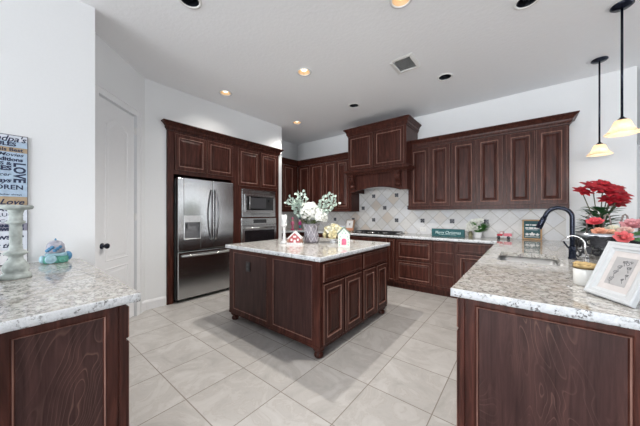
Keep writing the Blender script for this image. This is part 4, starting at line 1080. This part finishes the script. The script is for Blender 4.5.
t = Thing('box_sign', 'long teal Merry Christmas box sign standing on the back worktop', 'sign', (-.92, 4.56, CT))
m = MB(); m.box(-1.225, -.732, 4.555, 4.595, CT + .0005, CT + .125, .003); t.part('box', m, col('sign_teal', (.008, .085, .095), .55, var=.25))
text_mesh('Merry Christmas', .068, fyn(4.555), -.978, CT + .045, 'CENTER', .25, .0005, .0012, sx=.82, name='lettering', mat=col('sign_ink_pale', (.55, .70, .70), .6), parent=t.o, off=t.loc)
m = MB(); m.tube([(-1.11, 4.5545, CT + .030), (-.98, 4.5545, CT + .036), (-.85, 4.5545, CT + .030)], .002, 5); t.part('flourish', m, col('sign_ink_pale', (.55, .70, .70), .6))

# ------------------------------------------------------------------ far left-hand worktop corner (behind the island flowers)
def nutcracker(x, y, coat, label, h=.295):
    t = Thing('nutcracker_figure', label, 'figurine', (x, y, CT), 'nutcracker figures in the far corner'); s = h / .295
    Z = lambda z: CT + z * s
    m = MB(); m.box(x - .035*s, x + .035*s, y - .03*s, y + .03*s, CT + .0005, Z(.022), .003); t.part('base', m, col('nut_base', (.62, .10, .22), .45))
    for sx in (-1, 1):
        m = MB(); m.lathe([(.013*s, Z(.022)), (.015*s, Z(.06)), (.012*s, Z(.10)), (.016*s, Z(.115))], (x + sx*.015*s, y, 0), 10); t.part('leg', m, coat[1])
        m = MB(); m.tube([(x + sx*.034*s, y, Z(.188)), (x + sx*.046*s, y, Z(.155)), (x + sx*.040*s, y - .005, Z(.115))], .009*s, 8); t.part('arm', m, coat[0])
    m = MB(); m.lathe([(.030*s, Z(.105)), (.033*s, Z(.12)), (.026*s, Z(.15)), (.034*s, Z(.19)), (.018*s, Z(.202))], (x, y, 0), 14); t.part('torso', m, coat[0])
    m = MB(); m.lathe([(.012*s, Z(.198)), (.022*s, Z(.21)), (.023*s, Z(.232)), (.021*s, Z(.245))], (x, y, 0), 12); t.part('head', m, col('nut_skin', (.72, .48, .40), .5))
    m = MB(); m.box(x - .013*s, x + .013*s, y - .026*s, y - .012*s, Z(.196), Z(.216), .003); t.part('beard', m, M_WHITE)
    m = MB(); m.lathe([(.027*s, Z(.242)), (.024*s, Z(.25)), (.026*s, Z(.285)), (.010*s, Z(.295))], (x, y, 0), 12); t.part('hat', m, coat[2])
PK = col('nut_pink', (.72, .20, .32), .45); TL = col('nut_teal', (.05, .32, .36), .45); DK = col('nut_dark', (.06, .10, .13), .45)
nutcracker(-4.205, 4.22, (PK, PK, PK), 'pink nutcracker figure, the left one in the far corner')
nutcracker(-4.195, 4.46, (col('nut_magenta', (.55, .05, .25), .45), TL, DK), 'nutcracker figure with teal legs, the right one in the far corner', .285)

t = Thing('phone_stand', 'small pale tablet propped on the back worktop behind ivory flowers', 'tablet', (-3.05, 4.45, CT))
f = leaning_sign(0, 0, 4.52, .2, .35)
m = MB(); m.rings(f, -3.17, -2.985, .001, .125, [(0, -.012), (0, -.002), (.003, 0), (.008, 0)]); t.part('case', m, M_WHITE)
m = MB(); m.rings(f, -3.160, -2.995, .012, .115, [(0, -.001), (0, .001), (.001, .001)], back=False); t.part('screen', m, col('pale_screen', (.50, .56, .74), .2))
m = MB(); m.rings(f, -3.07, -3.02, .06, .075, [(0, .001), (0, .002), (.001, .002)], back=False); t.part('screen_icon', m, col('icon_blue', (.04, .06, .2), .4))

t = Thing('cookbook_stand', 'wooden cookbook stand holding a white card left of the cooktop', 'book stand', (-2.910, 4.50, CT))
f = leaning_sign(0, 0, 4.58, .3, .25)
m = MB(); m.rings(f, -2.985, -2.782, .02, .255, [(0, -.016), (0, -.006), (.002, -.004)]); m.box(-2.980, -2.790, 4.50, 4.60, CT + .0005, CT + .022, .003)
t.part('stand', m, col('stand_wood', (.27, .17, .11), .5, var=.2))
m = MB(); m.rings(f, -2.972, -2.818, .075, .240, [(0, -.004), (0, .002), (.002, .003)]); t.part('card', m, M_WHITE)
m = MB(); m.rings(f, -2.910, -2.875, .13, .18, [(0, .003), (0, .004), (.006, .0045)], back=False); t.part('card_picture', m, col('card_grey', (.35, .33, .33), .6))
m = MB(); m.rings(f, -2.972, -2.800, .022, .072, [(0, -.004), (0, .004), (.002, .005)]); t.part('book', m, col('book_orange', (.60, .28, .18), .5))

# ------------------------------------------------------------------ things on the island
x, y = -2.375, 2.235
t = Thing('candlestick', 'slim white turned candlestick with a candle on the island', 'candlestick', (x, y, CT))
m = MB(); m.lathe([(.046, CT + .0005), (.048, CT + .010), (.040, CT + .022), (.022, CT + .035), (.017, CT + .06), (.022, CT + .075), (.017, CT + .09), (.015, CT + .15), (.021, CT + .165), (.016, CT + .18), (.018, CT + .205), (.034, CT + .222), (.042, CT + .228), (.042, CT + .238), (.02, CT + .238)], (x, y, 0), 20); t.part('holder', m, M_WHITE)
m = MB(); m.lathe([(.034, CT + .2385), (.035, CT + .36), (.030, CT + .362), (.003, CT + .358)], (x, y, 0), 20); t.part('candle', m, plain('pale_wax', (.78, .80, .80), .4, var=.03))

x, y = -2.20, 2.255
t = Thing('gingerbread_house', 'little red and white gingerbread house beside the white candlestick', 'ornament', (x, y, CT))
gu = Vector((.82, .572, 0)).normalized(); gn_ = Vector((gu.y, -gu.x, 0))
def gf(u, v, d): p = Vector((x, y, CT)) + gu*u + gn_*d; return (p.x, p.y, CT + v)
def gbox(mb, u0, u1, v0, v1, d0, d1): mb.prism([(u0, v0), (u1, v0), (u1, v1), (u0, v1)], d0, d1, lambda p, d: gf(p[0], p[1], d))
m = MB(); gbox(m, -.098, .098, .0005, .018, -.06, .06); t.part('base', m, M_WHITE)
m = MB(); m.prism([(-.066, .018), (.066, .018), (.066, .085), (0, .142), (-.066, .085)], -.04, .04, lambda p, d: gf(p[0], p[1], d)); t.part('house', m, col('house_red', (.50, .10, .11), .5, var=.25))
m = MB()
for sg in (-1, 1): m.prism([(0, .164), (sg*.086, .080), (sg*.080, .066), (0, .146)], -.052, .052, lambda p, d: gf(p[0], p[1], d))
t.part('roof', m, M_WHITE)
m = MB(); gbox(m, -.014, .014, .018, .058, .0395, .044); gbox(m, -.050, -.028, .045, .072, .0395, .044); gbox(m, .028, .050, .045, .072, .0395, .044); gbox(m, -.018, .018, .085, .108, .0395, .044); t.part('windows', m, M_WHITE)
for sg in (-1, 1):
    m = MB(); q = gf(sg*.080, 0, .03); m.lathe([(.026, CT + .018), (.018, CT + .045), (.02, CT + .046), (.003, CT + .092)], (q[0], q[1], 0), 10); t.part('tree', m, col('tree_tan', (.42, .22, .16), .6, var=.3))
m = MB()
for k in range(9): m.ball(gf(-.088 + k*.022, .018, .055), .010, 7)
t.part('snow', m, M_WHITE)

# crystal vase with hydrangeas and eucalyptus
x, y = -2.175, 2.53
t = Thing('flower_vase', 'crystal vase of white hydrangeas and eucalyptus on the island', 'vase', (x, y, CT))
m = MB(); prof = [(.060, .0005), (.072, .006), (.076, .02), (.078, .09), (.066, .14), (.070, .19), (.094, .245), (.088, .245), (.064, .19), (.060, .14), (.068, .09), (.066, .02), (.002, .016)]
m.lathe([(r * 1.22, z + CT) for r, z in prof], (x, y, 0), 24, sq=lambda a: 1 + .022 * math.cos(12 * a), smooth=False); t.part('vase', m, M_GLASS)
m = MB()
for k in range(7):
    for sg in (-1, 1):
        pts = []
        for i in range(9):
            zt = .012 + .215 * i / 8; a = 2*PI*k/7 + sg * 1.15 * i / 8
            r = .0765 if zt < .09 else (.0765 - (zt - .09)/.05*.010 if zt < .14 else (.0675 + (zt - .14)/.05*.004 if zt < .19 else .0715 + (zt - .19)/.055*.022))
            pts.append((x + 1.22*r*math.cos(a), y + 1.22*r*math.sin(a), CT + zt))
        m.tube(pts, .0036, 5)
t.part('cut_pattern', m, plain('frosted_cut', (.56, .54, .58), .35, .0))
m = MB()
for k in range(16):
    a = k*2.4; r = .02 + .03*((k*7) % 5)/5; m.tube([(x + .4*r*math.cos(a+1), y + .4*r*math.sin(a+1), CT + .025), (x + r*math.cos(a), y + r*math.sin(a), CT + .16), (x + 1.5*r*math.cos(a), y + 1.5*r*math.sin(a), CT + .29)], .0032, 5)
t.part('stems', m, col('stem_green', (.10, .17, .06), .5, var=.3))
rr_ = Vector((.78, .626, 0)); bk = Vector((-.626, .78, 0))
def rel(a, b, z): p = Vector((x, y, CT + z)) + rr_ * a + bk * b; return p
def hydrangea(c, r, n=62):
    m = MB(); rg = random.Random(int(c[0]*1000))
    m.ball(c, r * .70, 12, mi=1)
    for k in range(n):
        ph = math.acos(1 - 1.75*(k + .5)/n); th = k * 2.39996
        nrm = Vector((math.sin(ph)*math.cos(th), math.sin(ph)*math.sin(th), math.cos(ph))); p = Vector(c) + nrm * r * (.72 + .26*rg.random())
        nt_ = (nrm + Vector((rg.random() - .5, rg.random() - .5, rg.random() - .5)) * .9).normalized()
        a0 = nt_.orthogonal().normalized(); b0 = nt_.cross(a0); q = rg.random()*6
        for i in range(4):
            d = a0*math.cos(q + i*PI/2) + b0*math.sin(q + i*PI/2); m.petal(p, d + nt_*.25, nt_, r*.30, r*.29, .1, tip=.7)
    return m
M_HYD = col('hydrangea_white', (.80, .81, .78), .6, var=.06)
for a, b, z, r in ((-.045, -.05, .405, .112), (.085, -.02, .365, .085), (.15, .0, .325, .070), (-.01, .06, .43, .10), (.10, -.07, .33, .06)):
    t.part('hydrangea_head', hydrangea(rel(a, b, z), r), [M_HYD, col('hydrangea_core', (.30, .38, .22), .7)])
m = MB(); rg = random.Random(4)
for k in range(26):
    a = rg.random()*2*PI; m.petal(rel(.06*math.cos(a), .06*math.sin(a), .245 + .06*rg.random()), Vector((math.cos(a), math.sin(a), .1 + .5*rg.random())), (0, 0, 1), .09, .045, -.2)
t.part('leaves', m, col('olive_leaf', (.14, .20, .06), .5, var=.4))
M_EUC = col('eucalyptus', (.38, .47, .42), .6, var=.3)
for br in (((-.03, 0, .30), (-.16, -.02, .47), (-.29, -.02, .55)), ((-.03, .02, .30), (-.10, .0, .50), (-.155, .02, .64)), ((.0, .03, .3), (.13, .03, .46), (.26, .02, .62)), ((.02, -.02, .3), (.16, -.02, .45), (.315, .02, .53)), ((-.04, -.03, .3), (-.16, -.06, .43), (-.20, -.06, .53))):
    p0, p1, p2 = (rel(*q) for q in br); pts = [p0*(1-u)**2 + p1*2*u*(1-u) + p2*u*u for u in [i/12 for i in range(13)]]
    m = MB(); m.tube(pts, .003, 5, taper=.0015)
    for i in range(3, 13):
        p = pts[i]; ax = (pts[i] - pts[i-1]).normalized(); a0 = ax.orthogonal().normalized(); b0 = ax.cross(a0); sz = .050 * (1.12 - .03*i)
        for j in range(4):
            an = j*1.571 + i*.9; d = a0*math.cos(an) + b0*math.sin(an) + ax*(.2 + .5*rg.random())
            fn = Vector((-.4 + rg.random()*.8, -.9, rg.random())); q = p + d.normalized()*sz*(.2 + 1.0*rg.random()); m.petal(q, d, fn, sz, sz*.9, .15, tip=.8)
    t.part('eucalyptus_sprig', m, M_EUC)

x, y = -1.94, 2.70
t = Thing('flower_ball', 'low cluster of ivory roses on a white foot right of the vase', 'flower arrangement', (x, y, CT))
m = MB(); m.lathe([(.045, CT + .0005), (.048, CT + .012), (.020, CT + .028), (.030, CT + .030), (.085, CT + .050), (.08, CT + .055), (.002, CT + .05)], (x, y, 0), 20); t.part('pot', m, M_WHITE)
for k in range(17):
    if k < 6: ph, th = 1.52, k*1.047
    elif k < 14: ph, th = .90, k*.9 + .3
    else: ph, th = .3, k*3.1
    nrm = Vector((math.sin(ph)*math.cos(th), math.sin(ph)*math.sin(th), math.cos(ph))); m = MB()
    rose(m, Vector((x, y, CT + .105)) + nrm*.118, .050, nrm, 2); t.part('bloom', m, col('ivory_petal', (.68, .62, .40), .6, var=.14) if k % 3 else col('cream_petal', (.72, .71, .60), .6, var=.08))
m = MB()
for k in range(14):
    a = k*.45; m.petal((x + .05*math.cos(a), y + .05*math.sin(a), CT + .085), (math.cos(a), math.sin(a), -.1), (0, 0, 1), .11, .035, -.2)
t.part('leaves', m, col('tan_leaf', (.33, .26, .13), .6, var=.3))

# green and white flat gingerbread house
hc = Vector((-1.572, 2.385, CT)); hu = Vector((.79, .61, 0)).normalized(); hn = Vector((hu.y, -hu.x, 0))
def fh(u, v, d): p = hc + hu*u + hn*d; return (p.x, p.y, CT + .0005 + v)
t = Thing('wooden_house', 'tall mint and white wooden house ornament with pink door on the island', 'ornament', tuple(hc))
m = MB(); m.prism([(-.064, 0), (.064, 0), (.064, .15), (0, .217), (-.064, .15)], -.02, .02, lambda p, d: fh(p[0], p[1], d)); t.part('house', m, col('house_white', (.80, .82, .78), .5, var=.04))
m = MB()
for s in (-1, 1): m.prism([(0, .234), (s*.076, .154), (s*.070, .144), (0, .218)], -.026, .026, lambda p, d: fh(p[0], p[1], d))
t.part('roof', m, col('roof_greygreen', (.20, .27, .22), .6, var=.2))
m = MB(); m.prism([(-.026, .03), (.026, .03), (.026, .085), (.015, .10), (-.015, .10), (-.026, .085)], .0195, .024, lambda p, d: fh(p[0], p[1], d)); t.part('door', m, col('house_pink', (.70, .16, .27), .5, var=.25))
m = MB()
for u, v in ((-.048, .03), (.048, .03), (-.048, .06), (.048, .06), (-.048, .09), (.048, .09), (-.04, .12), (.04, .12), (-.018, .16), (.018, .16), (0, .184)):
    p = fh(u, v, .022); m.ball(p, .0075, 7)
t.part('trim_dots', m, col('mint_dot', (.30, .58, .44), .5))

# ------------------------------------------------------------------ things on the left worktop
SXP = XS + .012
t = Thing('word_sign', 'tall blue and tan word-art sign leaning on the left wall', 'sign', (SXP, -.1, CT))
y0, y1, z0, z1 = -.36, .120, CT + .001, 1.872
m = MB(); m.box(XS + .002, SXP, y0, y1, z0, z1); t.part('board', m, col('board_side', (.10, .10, .12), .6))
M_BLU = col('sign_blue', (.42, .54, .68), .65, var=.1); M_TAN = col('sign_tan', (.42, .32, .21), .65, var=.12); M_PAL = col('sign_pale', (.66, .70, .78), .65, var=.06); M_GRY = col('sign_grey', (.26, .25, .32), .65, var=.1)
INK = col('sign_navy', (.015, .025, .07), .6)
def zv(v): return H - (v - 213.63) / 254.45 * 1.915
for va, vb, mt in ((137.2, 142.5, M_PAL), (142.5, 148.8, M_BLU), (148.8, 153.5, M_TAN), (153.5, 197, M_BLU), (197, 206, M_TAN), (206, 223, M_PAL), (223, 230.5, M_GRY), (230.5, 249, M_PAL), (249, 262.8, col('sign_white', (.72, .72, .74), .6))):
    m = MB(); m.box(SXP, SXP + .002, y0 + .002, y1 - .004, max(z0, zv(vb)) + .0002, min(z1, zv(va)) - .0002); t.part('painted_band', m, mt)
fs = fxp(SXP + .002)
def word(txt, v, size, yr, shear=0., bold=0.0, sx=1.0): text_mesh(txt, size * .82, fs, yr, zv(v), 'RIGHT', shear, bold, .0006, sx=sx, name='lettering', mat=INK, parent=t.o, off=t.loc)
word("Grandpa's", 143.2, .072, .108, .3, .001); word('RULES', 147.5, .046, .062, 0, .0015, 1.2)
word('Tries his Best', 152.6, .042, .095, 0, .001, 1.1); word('& Movies', 157.4, .042, .095, .35, .0006, 1.2); word('Traditions', 162.2, .044, .095, 0, .0016, 1.1)
word('HUGS &', 166.4, .040, .040, 0, .0012, 1.2); word('KISSES', 171.3, .052, .040, 0, .0022, 1.25); word('Soccer', 177, .042, .035, .3, .0006, 1.2)
word('Always', 183.2, .052, .035, .35, .0016, 1.1); word('CHILDREN', 189.8, .056, .098, 0, .0012, 1.1); word('Grandfather always', 195.6, .020, .09, 0, .0003, 1.2)
word('my all Love', 204.6, .068, .098, .35, .0014, 1.05); word('VACATION', 211, .042, .098, 0, .002, 1.1); word('POTLUCKS', 216.3, .042, .098, 0, .0004, 1.2); word('Counts', 222, .036, .098, 0, .0003, 1.3)
word('GRANDKIDS', 226.6, .030, .098, 0, .002, 1.15); word('GROWN UPS', 230.0, .030, .098, 0, .002, 1.15); word('SHOWS UP', 238.5, .042, .098, 0, .002, 1.2); word('Play time', 246.5, .058, .090, .35, .0012, 1.1)
word('is my', 254, .05, .05, .3, .001); word('hero', 261, .05, .09, .3, .001)
text_mesh('LOVE', .080, fs, .052, zv(163.6), 'LEFT', 0, .003, .0006, rot=-PI/2, sx=.76, name='lettering', mat=INK, parent=t.o, off=t.loc)

M_SAGE = plain('distressed_sage_paint', (.43, .475, .46), .65, var=.25)
def sage_stick(x, y, s, hs, label):
    t = Thing('wooden_candlestick', label, 'candlestick', (x, y, CT), 'sage turned candlesticks on the left worktop')
    pr = [(.074, .0005), (.077, .008), (.072, .024), (.056, .034), (.060, .042), (.066, .062), (.060, .080), (.046, .100), (.036, .112), (.034, .130), (.050, .138), (.062, .146), (.056, .154), (.034, .166), (.030, .20), (.031, .29), (.028, .315), (.044, .324), (.046, .334), (.034, .342), (.032, .372), (.036, .392), (.042, .402)]
    m = MB(); m.lathe([(r*s, CT + z*hs) for r, z in pr], (x, y, 0), 28); t.part('shaft', m, M_SAGE)
    m = MB(); m.lathe([(.042*s, CT + .402*hs), (.078*s, CT + .410*hs), (.084*s, CT + .418*hs), (.084*s, CT + .428*hs), (.076*s, CT + .432*hs), (.02*s, CT + .432*hs)], (x, y, 0), 28); t.part('drip_plate', m, M_SAGE)
sage_stick(-2.325, .048, .84, .99, 'distressed sage candlestick standing in front of the word sign')
sage_stick(-2.235, -.080, .84, .72, 'shorter sage candlestick whose foot just shows at the left edge')

x, y = -2.82, .255
t = Thing('ceramic_trinket', 'small blue and green domed ceramic ornament by the word sign', 'ornament', (x, y, CT))
bl = col('ceramic_blue', (.08, .24, .42), .25, var=.3); gn = col('ceramic_green', (.10, .33, .26), .25, var=.3); pale = col('ceramic_pale', (.32, .50, .58), .25, var=.15)
m = MB(); m.box(x - .05, x + .055, y - .068, y + .068, CT + .0005, CT + .055, .016); t.part('base', m, gn)
m = MB(); m.box(x - .048, x + .050, y - .056, y + .060, CT + .05, CT + .078, .012); t.part('band', m, pale)
for yy, r in ((-.030, .032), (.034, .022)):
    m = MB(); m.lathe([(r, -.006), (r, .006), (r*.8, .010), (r*.55, .004), (r*.4, .010), (r*.12, .012)], (x + .056, y + yy, CT + r + .002), 18, Matrix.Rotation(PI/2, 3, 'Y')); t.part('rosette', m, pale if r > .03 else gn)
for sy in (-1, 1):
    m = MB(); m.ball((x, y + sy*.068, CT + (.032 if sy < 0 else .046)), .030 if sy < 0 else .036, 14, (1, .7, 1)); t.part('side_knob', m, bl if sy > 0 else pale)
m = MB(); m.lathe([(.052, CT + .078), (.054, CT + .10), (.048, CT + .140), (.030, CT + .164), (.006, CT + .172)], (x, y, 0), 22); t.part('dome', m, col('ceramic_mauve', (.36, .36, .42), .25, var=.3))
m = MB()
for k in range(7):
    a = -.9 + k*.3; m.ball((x + .048*math.cos(a), y + .048*math.sin(a) - .008, CT + .098 + .012*(k % 3)), .014, 8)
t.part('blossoms', m, bl)
m = MB(); m.lathe([(.005, CT + .170), (.007, CT + .178), (.003, CT + .186)], (x, y, 0), 10); t.part('finial', m, bl)
